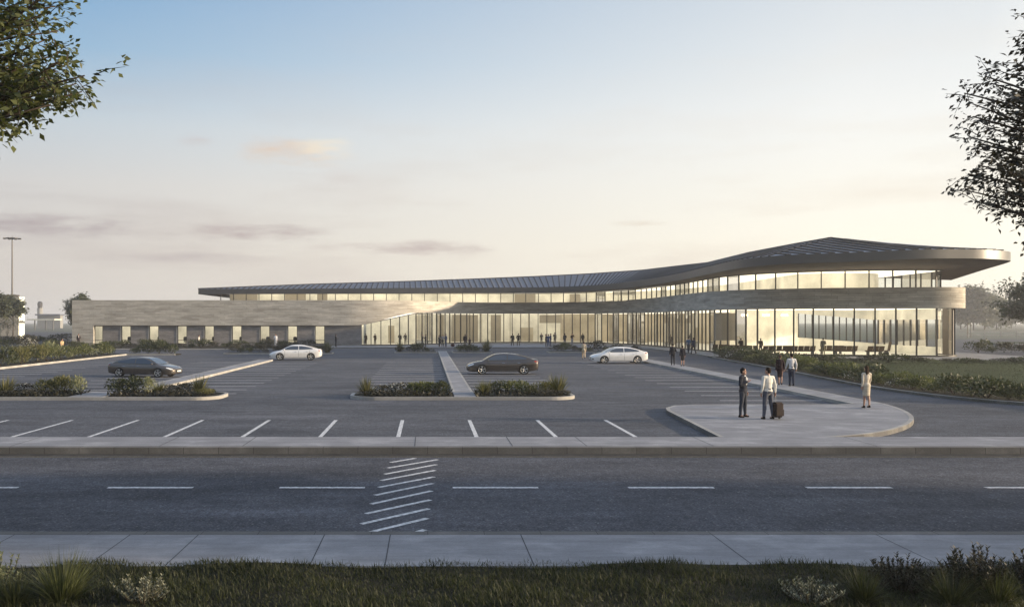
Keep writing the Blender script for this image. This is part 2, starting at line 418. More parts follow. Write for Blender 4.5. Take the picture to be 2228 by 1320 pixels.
glowf = math_(nt, 'MAXIMUM', math_(nt, 'MULTIPLY_ADD', sep.outputs[0], 2.0, -1.0), 0.0)
c1 = mixc(nt, 1.0, c1, mixc(nt, glowf, (0, 0, 0, 1), (6.0, 5.0, 3.4, 1)), 'ADD')
# soft stratus: streaks low in the sky
mp = nt.nodes.new('ShaderNodeMapping'); mp.inputs['Scale'].default_value = (2.2, 2.2, 15); mp.inputs['Location'].default_value = (0.3, 0.0, 0.35); L(nt, gdir, mp.inputs['Vector'])
cn = noise(nt, mp.outputs['Vector'], 1.5, 6, 0.6)
cl = ramp(nt, cn, [(0.50, (0,)*3), (0.70, (1,)*3)])
band = ramp(nt, el, [(0.0, (0.25,)*3), (0.07, (0.9,)*3), (0.13, (0.7,)*3), (0.22, (0.3,)*3), (0.32, (0.0,)*3)])
cf = math_(nt, 'MULTIPLY', math_(nt, 'MULTIPLY', cl, band), 0.55)
cloudcol = mixc(nt, sunw, (3.0, 2.62, 2.62, 1), (5.0, 4.4, 3.7, 1))
c1 = mixc(nt, cf, c1, cloudcol)
# a few separate small clouds: ragged streaks about given directions of the sky
mp2 = nt.nodes.new('ShaderNodeMapping'); mp2.inputs['Scale'].default_value = (9, 9, 42); L(nt, gdir, mp2.inputs['Vector'])
rag = noise(nt, mp2.outputs['Vector'], 1.6, 7, 0.65)
for px, py, wx, wz, amt, col in ((640, 330, .060, .016, 1.0, (4.6, 3.7, 3.0, 1)), (705, 322, .034, .014, .9, (6.0, 5.3, 4.1, 1)), (430, 303, .020, .008, .6, (3.6, 3.0, 2.9, 1)), (560, 505, .070, .012, 1.0, (2.9, 2.4, 2.35, 1)), (120, 490, .12, .014, 1.0, (2.6, 2.25, 2.3, 1)),
                                  (900, 540, .10, .009, 1.0, (3.3, 2.75, 2.6, 1)), (420, 560, .10, .007, .6, (3.0, 2.6, 2.6, 1)), (1380, 486, .040, .004, .6, (4.4, 3.8, 3.1, 1)), (740, 385, .03, .008, .35, (3.9, 3.3, 3.1, 1))):
    v_ = Vector(((px - CX) / FOC, 1, (HY - py) / FOC)).normalized()
    dx = math_(nt, 'POWER', math_(nt, 'DIVIDE', math_(nt, 'SUBTRACT', sep.outputs[0], v_.x), wx), 2.0); dz = math_(nt, 'POWER', math_(nt, 'DIVIDE', math_(nt, 'SUBTRACT', sep.outputs[2], v_.z), wz), 2.0)
    fall = math_(nt, 'SUBTRACT', 1.0, math_(nt, 'ADD', dx, dz))
    f_ = math_(nt, 'ADD', math_(nt, 'MULTIPLY', fall, .55), math_(nt, 'MULTIPLY_ADD', rag, 3.2, -1.6))
    f_ = math_(nt, 'MULTIPLY', math_(nt, 'MULTIPLY', math_(nt, 'SMOOTH_MIN', math_(nt, 'MAXIMUM', f_, 0.0), 1.0, .2), math_(nt, 'GREATER_THAN', sep.outputs[1], 0.0)), amt)
    f_ = math_(nt, 'MULTIPLY', f_, math_(nt, 'MAXIMUM', math_(nt, 'MULTIPLY_ADD', fall, .5, .5), 0.0))
    c1 = mixc(nt, f_, c1, col)
L(nt, c1, bg.inputs['Color']); L(nt, bg.outputs[0], wo.inputs['Surface'])
scn.view_settings.view_transform = 'Standard'; scn.view_settings.look = 'None'
scn.view_settings.exposure = 0.86; scn.view_settings.gamma = 1.0
try:
    scn.cycles.use_denoising = True; scn.cycles.denoiser = 'OPENIMAGEDENOISE'
except Exception: pass
scn.cycles.max_bounces = 8; scn.cycles.diffuse_bounces = 3; scn.cycles.glossy_bounces = 3
scn.cycles.transparent_max_bounces = 24; scn.cycles.volume_bounces = 0
scn.cycles.sample_clamp_indirect = 4.0
scn.cycles.caustics_reflective = False; scn.cycles.caustics_refractive = False

# ------------------------------------------------------------------ the setting: ground, road, lot, pavements
def struct(o): o['kind'] = 'structure'; return o
gb = MB(); gb.quad((-1600, -120, -0.03), (1600, -120, -0.03), (1600, 2600, -0.03), (-1600, 2600, -0.03)); struct(gb.build('ground', M['field']))
rd = MB(); rd.quad((-300, 15.6, -0.004), (300, 15.6, -0.004), (300, 25.05, -0.004), (-300, 25.05, -0.004)); road = struct(rd.build('road', M['road']))
pl = MB(); pl.quad((-170, 25.2, 0), (110, 25.2, 0), (110, 127, 0), (-170, 127, 0)); lot = struct(pl.build('parking_lot', M['asphalt']))
pl = MB(); pl.quad((-400, 127.0, -0.008), (-54, 127.0, -0.008), (-54, 330, -0.008), (-400, 330, -0.008)); struct(pl.build('service_road', M['drive']))

def mark(name, pts, mat, parent, z):
    b = MB(); b.add([(p[0], p[1], z) for p in pts], [tuple(range(len(pts)))]); o = b.build(name, mat, parent); return o
def line_mark(name, a, b, wdt, mat, parent, z):
    a, b = Vector(a[:2]), Vector(b[:2]); d = (b - a).normalized(); n_ = Vector((-d.y, d.x)) * wdt / 2
    return mark(name, [a - n_, b - n_, b + n_, a + n_], mat, parent, z)
# lane dashes
for px in (-147, 234, 608, 985, 1367, 1754, 2144):
    x = at(px, 20.0); line_mark('lane_dash', (x, 20.0), (x + 1.86, 20.0), 0.16, M['paint'], road, 0.002)
line_mark('edge_line', (-40, 24.55), (40, 24.55), 0.07, M['yellow'], road, 0.002)
for (x0, y0, x1, y1) in ((660,272,985,218),(625,345,1275,235),(582,425,1258,300),(535,508,1240,375),(503,597,1230,460),(455,700,1213,545),
                         (402,815,1195,643),(338,940,1180,760),(275,1075,1160,875),(335,1195,1140,1000),(960,1190,1110,1150)):
    a = gp(740 + x0 / 6, 960 + y0 / 6); b = gp(740 + x1 / 6, 960 + y1 / 6)
    line_mark('crossing_stripe', a, b, 0.115, M['paint'], road, 0.002)
g = MB(); g.box(-300, 24.72, -0.004, 300, 25.05, 0.006); struct(g.build('gutter', M['gutter']))
# kerb and far pavement
k = MB(); k.box(-300, 25.05, -0.1, 300, 25.35, 0.18); struct(k.build('kerb', M['kerb']))
k = MB(); k.box(-300, 25.352, -0.1, 300, 27.4, 0.178)
fw = struct(k.build('pavement', M['walk']))
for x in (-17.6, -11.5, -7.4, -5.1, -0.35, 2.35, 4.4, 7.9, 12.4): line_mark('expansion_joint', (x, 25.36), (x * 1.0, 27.39), 0.022, M['joint'], fw, 0.181)
# near pavement and verge
k = MB(); k.box(-120, 15.38, -0.1, 120, 15.6, 0.05); struct(k.build('kerb', M['kerb']))
k = MB(); k.box(-120, 13.4, -0.1, 120, 15.376, 0.046); nw = struct(k.build('pavement', M['walk']))
for x in (-8.3, -6.9, -4.97, -3.83, -1.72, -0.62, 1.56, 4.76, 7.5, 10.2): line_mark('expansion_joint', (x, 13.42), (x, 15.37), 0.016, M['joint'], nw, 0.049)
# stall lines
LP0, LP1 = -15.45, -14.2      # left cross path
CP0, CP1 = 1.25, 2.25         # middle cross path
RP0, RP1 = 18.9, 20.25        # cross path by the drive
def stalls(x0, x1, ys, mat='paint_dim'):
    for y in ys: line_mark("stall_line", (x0, y), (x1, y), 0.15, M[mat], lot, 0.004)
for i, (xa, ya, xb, yb) in enumerate(((10,953,150,917),(180,952,297,917),(353,951,443,914),(527,949,587,914),(695,949,733,914),(866,948,877,912),(1038,947,1018,911),(1206,945,1163,910),(1370,943,1307,908),(-160,954,5,918))):
    X = at(xa, 28.5 if ya > 0 else 0); X = gp(xa, ya)[0]; X2 = gp(xb, yb)[0]; Xm = (X + X2) / 2
    line_mark('stall_line', (Xm, 28.4), (Xm, 33.7), 0.13, M['paint'], lot, 0.004)
stalls(LP1 + 0.1, -9.6, np.arange(46.2, 82, 2.62))
stalls(-20.6, LP0 - 0.1, np.arange(48.4, 84, 2.62))
stalls(-31.8, -26.6, np.arange(58.0, 96, 2.7))
stalls(-3.6, CP0 - 0.15, np.arange(50.4, 84, 2.62))
stalls(CP1 + 0.15, 7.3, np.arange(46.4, 84, 2.62))
stalls(13.4, RP0 - 0.1, np.arange(42.1, 84, 2.9))
# raised cross paths with kerbs
def kerbed_path(name, x0, x1, y0, y1, z=0.15):
    b = MB(); b.box(x0 + 0.12, y0, -0.05, x1 - 0.12, y1, z - 0.003); o = struct(b.build(name, M['walk']))
    for xa, xb in ((x0, x0 + 0.12), (x1 - 0.12, x1)):
        c = MB(); c.box(xa, y0, -0.05, xb, y1, z); c.build('kerb', M['kerb_plain'], o)
    return o
kerbed_path('footpath', LP0, LP1, 45.62, 84.5); cp = kerbed_path('footpath', CP0, CP1, 45.62, 109.0); rp = kerbed_path('footpath', RP0, RP1, 39.0, 108.0)
for o_ in [rp] + list(rp.children):
    for v_ in o_.data.vertices: v_.co.x += (v_.co.y - 39) * .025 - .9
for y in (51.5, 58.6, 66, 74, 83, 93): line_mark('expansion_joint', (CP0 + .13, y), (CP1 - .13, y), 0.05, M['joint'], cp, 0.151)
# rounded islands with a kerb
def island(name, x0, x1, y0, y1, r=1.2, z=0.15, soil=True, open_left=False):
    def outline(d):
        pts = []
        rr = max(r - d, 0.05)
        for cx, cy, a0 in ((x1 - r, y0 + r, -90), (x1 - r, y1 - r, 0), (x0 + r, y1 - r, 90), (x0 + r, y0 + r, 180)):
            for kk in range(9):
                a = R(a0 + kk * 11.25); pts.append((cx + rr * math.cos(a), cy + rr * math.sin(a)))
        return pts
    o = MB(); oo, ii = outline(0), outline(0.16); n = len(oo)
    vs = [(p[0], p[1], -0.05) for p in oo] + [(p[0], p[1], z) for p in oo] + [(p[0], p[1], z) for p in ii] + [(p[0], p[1], -0.05) for p in ii]
    fs = []
    for i in range(n):
        j = (i + 1) % n
        fs += [(i, j, n + j, n + i), (n + i, n + j, 2*n + j, 2*n + i), (2*n + i, 2*n + j, 3*n + j, 3*n + i)]
    o.add(vs, fs); k_ = struct(o.build('kerb', M['kerb_plain'])); k_.name = 'island_kerb'
    s_ = MB(); s_.prism(ii, -0.05, z - 0.04); struct(s_.build('planting_soil', M['soil'] if soil else M['walk']))
island('island', -3.65, 6.95, 42.3, 45.6); island('island', -40, -9.65, 42.2, 45.6)
b = MB(); b.box(CP0, 42.48, 0.0, CP1, 45.615, 0.148); struct(b.build('footpath', M['walk']))
b = MB(); b.box(-16.6, 42.38, 0.0, -15.0, 45.615, 0.148); struct(b.build('footpath', M['walk']))
# rounded plaza
pz = [(8.75, 27.4), (9.35, 35.9), (9.6, 37.0), (10.2, 38.0), (11.2, 38.45), (12.2, 38.55), (17.2, 38.55), (18.0, 38.95), (19.35, 39.0)]
arc, _ = spline([(19.35, 39.0), (18.95, 37.0), (18.3, 34.9), (17.3, 32.7), (15.8, 30.5), (13.9, 28.6), (12.0, 27.55), (11.0, 27.35)], n=30)
poly = pz + [tuple(p) for p in arc[1:]] 
b = MB(); b.prism([(p[0], p[1]) for p in poly], -0.05, 0.147); plaza = struct(b.build('plaza', M['walk']))
P_ = np.array(poly + [poly[0]], dtype=float); kb = MB()
for seg in (P_[:9], P_[8:]):
    o_ = offset2(np.c_[seg, np.zeros(len(seg))], 0.0); 
    Tn = unit(np.gradient(seg, axis=0)); Nl = np.stack([Tn[:, 1], -Tn[:, 0]], 1)      # right of travel: inside (clockwise outline)
    inn = seg + Nl * 0.15
    for i in range(len(seg) - 1):
        a, c, d, e = seg[i], seg[i+1], inn[i+1], inn[i]
        kb.add([(a[0], a[1], -.05), (c[0], c[1], -.05), (c[0], c[1], .152), (a[0], a[1], .152), (d[0], d[1], .152), (e[0], e[1], .152)], [(0, 1, 2, 3), (3, 2, 4, 5)])
kb.build('kerb', M['kerb_plain'], plaza)
line_mark('expansion_joint', (9.4, 36.3), (18.6, 36.3), 0.03, M['joint'], plaza, 0.1495)
line_mark('expansion_joint', (8.9, 29.2), (13.9, 29.2), 0.03, M['joint'], plaza, 0.1495)
# entrance pavement and lawn beside the curved drive
KC = [(-14, 125.6), (0, 126), (16, 126), (25, 125.2), (28.6, 121), (29.4, 111), (29.1, 98), (27.8, 87), (26.0, 68), (24.7, 57), (24.0, 49.5), (24.3, 43.6), (25.7, 39.6), (29.5, 35.4), (36, 32.4), (60, 29.5)]
kc, _ = spline(KC, step=1.2)
iL = int(np.argmin(np.hypot(kc[:, 0] - 28.7, kc[:, 1] - 94)))
def ribbon(name, C, wd, z0, z1, mat, side=-1):
    Q = offset2(np.c_[C[:, :2], np.zeros(len(C))], wd * side); b = MB()
    for i in range(len(C) - 1):
        a, c, d, e = C[i], C[i+1], Q[i+1], Q[i]
        b.add([(a[0], a[1], z0), (c[0], c[1], z0), (c[0], c[1], z1), (a[0], a[1], z1), (d[0], d[1], z1), (e[0], e[1], z1)], [(0, 1, 2, 3), (3, 2, 4, 5)])
    return struct(b.build(name, mat))
ribbon('kerb', kc, 0.16, -0.05, 0.14, M['kerb_plain'])
b = MB(); b.prism([tuple(p[:2]) for p in kc[:iL + 1]] + [(31, 92), (60, 79.0), (62, 120), (40, 168), (-9, 168), (-14, 140)], -0.05, 0.10); struct(b.build('entrance_pavement', M['walk']))
b = MB(); b.prism([tuple(p[:2]) for p in kc[iL:]] + [(95, 30), (95, 74), (60, 78.9), (31, 91.9)], -0.05, 0.12); struct(b.build('lawn', M['lawn']))
# wing forecourt strip
b = MB(); b.box(-56, 120.2, -0.05, -14.1, 136.5, 0.10); struct(b.build('planting_bed', M['soil']))
k = MB(); k.box(-56.2, 120.0, -0.05, -14.05, 120.18, 0.13); struct(k.build('kerb', M['kerb_plain']))
# drive and verge right of the terminal
b = MB(); b.prism([(58, 110), (150, 110), (240, 210), (58, 178), (58, 130)], -0.05, 0.004); struct(b.build('service_road', M['drive']))
b = MB(); b.prism([(88, 150), (95, 141), (160, 132), (170, 165), (100, 160)], -0.05, 0.12); struct(b.build('lawn', M['lawn']))
k = MB(); k.tube([(88, 150, .08), (95, 141, .08), (160, 132, .08)], 0.18, 6); struct(k.build('kerb', M['kerb_plain']))

# ------------------------------------------------------------------ the terminal building
T = empty('airport_terminal', (10, 140, 0)); tag(T, 'long two storey airport terminal with curved glass front, stone bands and overhanging metal roof', 'building')
def tp(b, name, mat, smooth=False, parent=None, fixn=True):
    o = b.build(name, mat, None, smooth, fixn=fixn); o.parent = parent or T
    if not parent: o.matrix_parent_inverse = Matrix.Translation((-10, -140, 0))
    return o
FZ0, FZ1 = 0.15, 5.0
G = [(-9.8, 136), (-5.5, 137), (-1.45, 139.5), (4.8, 149.6), (11.5, 154.4), (20.9, 154.8), (28.0, 149.5), (32.0, 138), (32.9, 124), (32.9, 112), (33.2, 104.5), (35.2, 99.3), (39.5, 95.6), (43.5, 93.8), (49.2, 92.4), (52.2, 92.3), (53.7, 93.4), (54.2, 96), (54.3, 112)]
gl, gs = spline(G, step=0.5)
def gtop(x, y):
    return 3.15 + (5.0 - 3.15) * min(1, max(0, (x + 9.8) / 8.6)) if y > 134 and x < 0 else 5.0
# mullion stations: 1.5 m in the hall, 1.95 m on the lounge front
st = []; d = 0.0
while d < gs[-1]:
    st.append(d); x = np.interp(d, gs, gl[:, 0]); y = np.interp(d, gs, gl[:, 1])
    d += 1.47 if y > 100 or x < 34.5 else 1.93
ST = [(float(np.interp(d, gs, gl[:, 0])), float(np.interp(d, gs, gl[:, 1])), d) for d in st]
for i, (x, y, d) in enumerate(ST):
    e = 0.2; dx = np.interp(d + e, gs, gl[:, 0]) - np.interp(d - e, gs, gl[:, 0]); dy = np.interp(d + e, gs, gl[:, 1]) - np.interp(d - e, gs, gl[:, 1])
    a = math.atan2(dy, dx); b = MB(); zt = gtop(x, y) + 0.05
    b.rbox((x, y, (FZ0 + zt) / 2), (0.135 if x > 34.5 else 0.105, 0.15, zt - FZ0), a); tp(b, 'mullion', M['mullion'])
    if i:
        x0, y0, _ = ST[i - 1]; z0 = gtop(x0, y0)
        b = MB(); b.quad((x0, y0, FZ0 + 0.1), (x, y, FZ0 + 0.1), (x, y, zt - 0.07), (x0, y0, z0 - 0.02)); tp(b, 'glass_panel', M['glass'])
def rail(C, z, h, wd, name, mat, zf=None):
    b = MB(); Q0, Q1 = offset2(C, wd / 2), offset2(C, -wd / 2)
    for i in range(len(C) - 1):
        za = zf(C[i]) if zf else z; zb = zf(C[i+1]) if zf else z
        v = []
        for Qx, j, zz in ((Q0, i, za), (Q1, i, za), (Q0, i+1, zb), (Q1, i+1, zb)):
            v += [(Qx[j][0], Qx[j][1], zz), (Qx[j][0], Qx[j][1], zz + h)]
        b.add(v, [(0, 4, 5, 1), (2, 3, 7, 6), (1, 5, 7, 3), (0, 2, 6, 4)])
    return tp(b, name, mat)
C3 = np.c_[gl, np.zeros(len(gl))]
rail(C3, FZ0 - 0.06, 0.16, 0.22, 'sill', M['mullion'])
rail(C3, 0, 0.10, 0.20, 'head_rail', M['mullion'], zf=lambda p: gtop(p[0], p[1]) - 0.05)
# bronze corner column and door portals
b = MB(); b.rbox((54.45, 96.0, 2.6), (0.75, 0.9, 4.9), 0.2); tp(b, 'column', M['mullion_brown'])
# stone band: straight over the wing, then following the glass; its lower edge sweeps up over the hall
Bc = [(-52.2, 135), (-40, 135), (-25, 135), (-14, 135), (-9.9, 135.15), (-5.6, 136.1), (-1.6, 138.5), (4.5, 148.6), (11.4, 153.7), (20.6, 154.1), (27.4, 149.0), (31.3, 137.8), (32.2, 124), (32.2, 112), (32.5, 104.2), (34.6, 98.6), (39.1, 94.9), (43.2, 93.1), (49.0, 91.7), (52.6, 91.6), (54.5, 93.1), (55.1, 96.2), (55.2, 112)]
bc, bs = spline(Bc, step=0.45)
def bz0(x, y):
    if y < 134 : return 4.98
    t = min(1, max(0, (x + 11.0) / 9.8)); t = t * t * (3 - 2 * t); return 3.08 + (4.98 - 3.08) * t
def bz1(x, y, s):
    return 6.78 + 0.28 * min(1, max(0, (s - 62) / 60))
b = MB(); b.run = []; cap = MB()
inn = offset2(np.c_[bc, np.zeros(len(bc))], -0.9)
for i in range(len(bc)):
    x, y = bc[i]; z0, z1 = bz0(x, y), bz1(x, y, bs[i])
    b.v += [(x, y, z0), (x, y, z1)]; b.run += [(bs[i], z0, 0), (bs[i], z1, 0)]
    if i: b.f.append((2*i - 2, 2*i, 2*i + 1, 2*i - 1)); b.mi.append(0)
o = tp(b, 'stone_band', M['stone'], True)
b = MB()
for i in range(len(bc) - 1):
    (x0, y0), (x1, y1) = bc[i], bc[i+1]; p, q = inn[i], inn[i+1]
    za, zb = bz0(x0, y0), bz0(x1, y1); ta, tb = bz1(x0, y0, bs[i]), bz1(x1, y1, bs[i+1])
    b.quad((x0, y0, za), (p[0], p[1], za), (q[0], q[1], zb), (x1, y1, zb))
    b.quad((x0, y0, ta), (x1, y1, tb), (q[0], q[1], tb), (p[0], p[1], ta))
tp(b, 'band_edge', M['kerb_plain'])
# stone end pier + west end wall of the wing
b = MB(); b.run = []
for (x, s, z0) in ((-52.2, -3.2, 0),):
    b.v += [(x, 135, 0), (-49.05, 135, 0), (-49.05, 135, 3.08), (x, 135, 3.08)]; b.run += [(0, 0, 0), (3.15, 0, 0), (3.15, 3.08, 0), (0, 3.08, 0)]; b.f.append((0, 1, 2, 3)); b.mi.append(0)
    b.v += [(-49.05, 135, 0), (-49.05, 135.9, 0), (-49.05, 135.9, 3.08), (-49.05, 135, 3.08)]; b.run += [(3.15, 0, 0), (4, 0, 0), (4, 3.08, 0), (3.15, 3.08, 0)]; b.f.append((4, 5, 6, 7)); b.mi.append(0)
    b.v += [(x, 162, 0), (x, 135, 0), (x, 135, 6.78), (x, 162, 6.78)]; b.run += [(-27, 0, 0), (0, 0, 0), (0, 6.78, 0), (-27, 6.78, 0)]; b.f.append((8, 9, 10, 11)); b.mi.append(0)
tp(b, 'stone_pier', M['stone'])
# ground floor brick wall of the wing with nine windows
WY = 135.42; wx = [at(p, WY) for p in (203, 264, 324.5, 386, 445, 505, 566, 626, 685.5)]; ww = 1.42; wz0, wz1 = 0.35, 3.02
b = MB(); b.run = []
def wallq(x0, x1, z0, z1):
    n = len(b.v); b.v += [(x0, WY, z0), (x1, WY, z0), (x1, WY, z1), (x0, WY, z1)]; b.run += [(x0, z0, 0), (x1, z0, 0), (x1, z1, 0), (x0, z1, 0)]; b.f.append((n, n+1, n+2, n+3)); b.mi.append(0)
edges = [-49.0]
for x in wx: edges += [x, x + ww]
edges.append(-9.75)
for i in range(0, len(edges), 2): wallq(edges[i], edges[i+1], 0, 3.2)
for x in wx: wallq(x, x + ww, 0, wz0); wallq(x, x + ww, wz1, 3.2)
tp(b, 'brick_wall', M['brick'])
b = MB(); b.box(-9.9, 135.43, 0, -9.72, 136.2, 3.2); tp(b, 'wall_end', M['brick'])
for x in wx:
    f = MB(); t = 0.07; y0, y1 = WY - 0.03, WY + 0.28
    f.box(x, y0, wz0, x + t, y1, wz1); f.box(x + ww - t, y0, wz0, x + ww, y1, wz1); f.box(x + t, y0, wz1 - t, x + ww - t, y1, wz1); f.box(x + t, y0, wz0, x + ww - t, y1, wz0 + t); f.box(x + t, WY + .1, 0.86, x + ww - t, WY + .2, 0.94)
    jb = MB(); jb.box(x - .16, WY - .035, wz0, x - .002, WY + .26, wz1 + .05); tp(jb, 'window_jamb', M['kerb_plain'])
    fo = tp(f, 'window', M['mullion'])
    p = MB(); p.quad((x + t, WY + 0.15, wz0), (x + ww - t, WY + 0.15, wz0), (x + ww - t, WY + 0.15, wz1), (x + t, WY + 0.15, wz1))
    po = p.build('pane', M['glass']); po.parent = fo
# wing interior: one lit room strip
b = MB(); b.quad((-49.6, 141, 0.1), (-9.8, 141, 0.1), (-9.8, 141, 3.2), (-49.6, 141, 3.2)); b.quad((-49.6, 135.7, .1), (-49.6, 141, .1), (-49.6, 141, 3.2), (-49.6, 135.7, 3.2)); b.quad((-9.85, 136.6, .1), (-9.85, 141, .1), (-9.85, 141, 3.2), (-9.85, 136.6, 3.2)); tp(b, 'interior_wall', M['cream'])
b = MB(); b.quad((-49.6, 135.7, 0.12), (-9.8, 135.7, 0.12), (-9.8, 141, 0.12), (-49.6, 141, 0.12)); tp(b, 'interior_floor', M['floor_in'])
b = MB(); b.quad((-49.6, 135.75, 3.18), (-49.6, 141, 3.18), (-9.9, 141, 3.18), (-9.9, 135.75, 3.18)); tp(b, 'glow_ceiling', M['ceil'])
b = MB(); b.quad((-52.1, 135.2, 6.6), (-12, 135.2, 6.6), (-12, 162, 6.6), (-52.1, 162, 6.6)); tp(b, 'terrace_roof', M['roof'])
# hall interior
Gi = [(-9.8, 136.05), (-1.45, 139.55), (4.8, 149.7), (11.5, 154.5), (20.9, 154.9), (28.1, 149.6), (32.1, 138), (33, 124), (33, 112), (33.3, 104.5), (35.3, 99.4), (39.5, 95.7), (43.5, 93.9), (49.2, 92.5), (52.2, 92.4), (53.6, 93.5), (54.1, 96), (54.2, 111.5)]
Gb = [(-9.8, 147), (-3, 152), (4.8, 162), (11.5, 166), (24, 166), (38, 163), (44, 150), (45, 128), (45, 116), (45, 111.5), (45.5, 111.5), (47, 111.5), (48.5, 111.5), (50.5, 111.5), (52, 111.5), (53, 111.5), (54.0, 111.6), (54.2, 111.7)]
fl, ce = MB(), MB()
for i in range(len(Gi) - 1):
    a, b_, c, d = Gi[i], Gi[i+1], Gb[i+1], Gb[i]
    fl.quad((*a, 0.14), (*b_, 0.14), (*c, 0.14), (*d, 0.14))
    za, zb = (min(gtop(*a), 5.0), min(gtop(*b_), 5.0))
    ce.quad((*a, za), (*b_, zb), (*c, 5.0), (*d, 5.0))
tp(fl, 'interior_floor', M['floor_in']); tp(ce, 'glow_ceiling', M['ceil'])
for i in range(0, 8):
    b = MB(); b.quad((*Gb[i], .14), (*Gb[i+1], .14), (*Gb[i+1], 5), (*Gb[i], 5)); tp(b, 'interior_wall', M['cream' if i < 4 else 'tan'])
# lounge back wall with a long sloping window band towards the airfield
BY = 111.5; xa, xb = 44.6, 54.2
ul = lambda x: 4.65 - (x - xa) * 0.085; ll = lambda x: 1.75 - (x - xa) * 0.075
b = MB(); b.quad((45, BY, ul(45)), (xb, BY, ul(xb)), (xb, BY, 5), (45, BY, 5)); b.quad((45, BY, .14), (xb, BY, .14), (xb, BY, ll(xb)), (45, BY, ll(45))); b.quad((36.0, BY - 2, .14), (45.0, BY, .14), (45.0, BY, 5), (36.0, BY - 2, 5)); tp(b, 'interior_wall', M['cream'])
b = MB()
for i in range(12):
    x = 45 + i * 0.83; b.box(x - .05, BY - .06, ll(x), x + .05, BY + .06, ul(x))
tp(b, 'rear_window_frame', M['mullion'])
b = MB(); b.quad((45, BY, ll(45)), (xb, BY, ll(xb)), (xb, BY, ul(xb)), (45, BY, ul(45))); tp(b, 'rear_window', M['glass'])
b = MB()
for z0, z1 in ((.14, ll(54) - .1), (ul(54), 5.0)): b.quad((53.95, 97.6, z0), (53.95, 111.4, z0), (53.95, 111.4, z1), (53.95, 97.6, z1))
tp(b, 'interior_wall', M['cream'])
# dark partitions and screens seen through the glass
for (px0, px1, Y, z0, z1, mt) in ((1556, 1600, 104, 1.5, 4.6, 'taupe'), (912, 966, 158.5, .2, 4.8, 'taupe'), (984, 1040, 160, .2, 4.8, 'taupe'), (1068, 1090, 161, .2, 4.8, 'taupe'), (1174, 1222, 161.5, 3.4, 4.8, 'taupe'), (1326, 1345, 156, .2, 4.8, 'taupe'), (1362, 1374, 156, .2, 4.8, 'taupe'), (1392, 1412, 150, .2, 4.8, 'tan'), (1448, 1470, 138, .2, 4.8, 'taupe'), (1500, 1516, 126, .2, 4.8, 'taupe'), (1132, 1160, 162, .2, 2.6, 'tan'), (1262, 1300, 160, .2, 4.8, 'tan'), (832, 858, 149.5, .2, 3.0, 'tan')):
    b = MB(); b.box(at(px0, Y), Y, z0, at(px1, Y), Y + 0.3, z1); tp(b, 'partition', M[mt])
for px in (1580, 1618, 1665, 1705):
    b = MB(); x = at(px, 108.6); b.box(x - .35, 108.2, 4.3, x + .35, 108.5, 4.5); tp(b, 'wall_light', M['washlight'])
for px in (925, 940, 1003, 1022, 1048, 1110, 1150, 1245):
    b = MB(); x = at(px, 160); b.box(x - .06, 160, .14, x + .06, 160.15, 5); tp(b, 'hall_post', M['taupe'])
# upper storey glazing
U = [(-34.4, 153), (-20, 153), (0, 153), (12, 153.4), (20, 153.6), (26.6, 149.2), (31.4, 138.4), (33.3, 124), (33.6, 112), (34.0, 105.2), (36.2, 100.6), (40.0, 97.4), (44.2, 95.8), (49.6, 94.9), (52.8, 95.2), (54.0, 96.6), (54.4, 100), (54.5, 112)]
ug, us = spline(U, step=0.6)
sx = [0.0, 40, 58, 70, 82, 96, 108, 120, 127, 140, 150]
def utop(s): return float(np.interp(s, [0, 54, 64, 76, 90, 104, 112, 122, 134, 150], [8.22, 8.28, 8.33, 8.42, 8.55, 8.68, 8.78, 8.88, 8.9, 8.85]))
UZ0 = 6.85; st = []; d = 0.0
while d < us[-1]:
    st.append(d); y = np.interp(d, us, ug[:, 1]); d += 2.12 if y > 140 else (1.9 if y > 103 else 2.3)
US = [(float(np.interp(d, us, ug[:, 0])), float(np.interp(d, us, ug[:, 1])), d) for d in st]
for i, (x, y, d) in enumerate(US):
    e = 0.25; a = math.atan2(np.interp(d + e, us, ug[:, 1]) - np.interp(d - e, us, ug[:, 1]), np.interp(d + e, us, ug[:, 0]) - np.interp(d - e, us, ug[:, 0]))
    b = MB(); zt = utop(d); b.rbox((x, y, (UZ0 + zt + .5) / 2), (0.11, 0.14, zt + .5 - UZ0), a); tp(b, 'clerestory_mullion', M['mullion'])
    if i:
        x0, y0, d0 = US[i - 1]; b = MB(); b.quad((x0, y0, UZ0), (x, y, UZ0), (x, y, zt), (x0, y0, utop(d0))); tp(b, 'clerestory_panel', M['glass'])
UC = np.c_[ug, np.zeros(len(ug))]; uz = {tuple(np.round(p[:2], 4)): utop(s) for p, s in zip(UC, us)}
b = MB(); q0, q1 = offset2(UC, .09), offset2(UC, -.09)
for i in range(len(UC) - 1):
    za, zb = utop(us[i]), utop(us[i+1])
    b.add([(q0[i][0], q0[i][1], za), (q0[i+1][0], q0[i+1][1], zb), (q0[i+1][0], q0[i+1][1], zb + .1), (q0[i][0], q0[i][1], za + .1), (q1[i][0], q1[i][1], za), (q1[i+1][0], q1[i+1][1], zb)], [(0, 1, 2, 3), (0, 4, 5, 1)])
tp(b, 'clerestory_rail', M['mullion'])
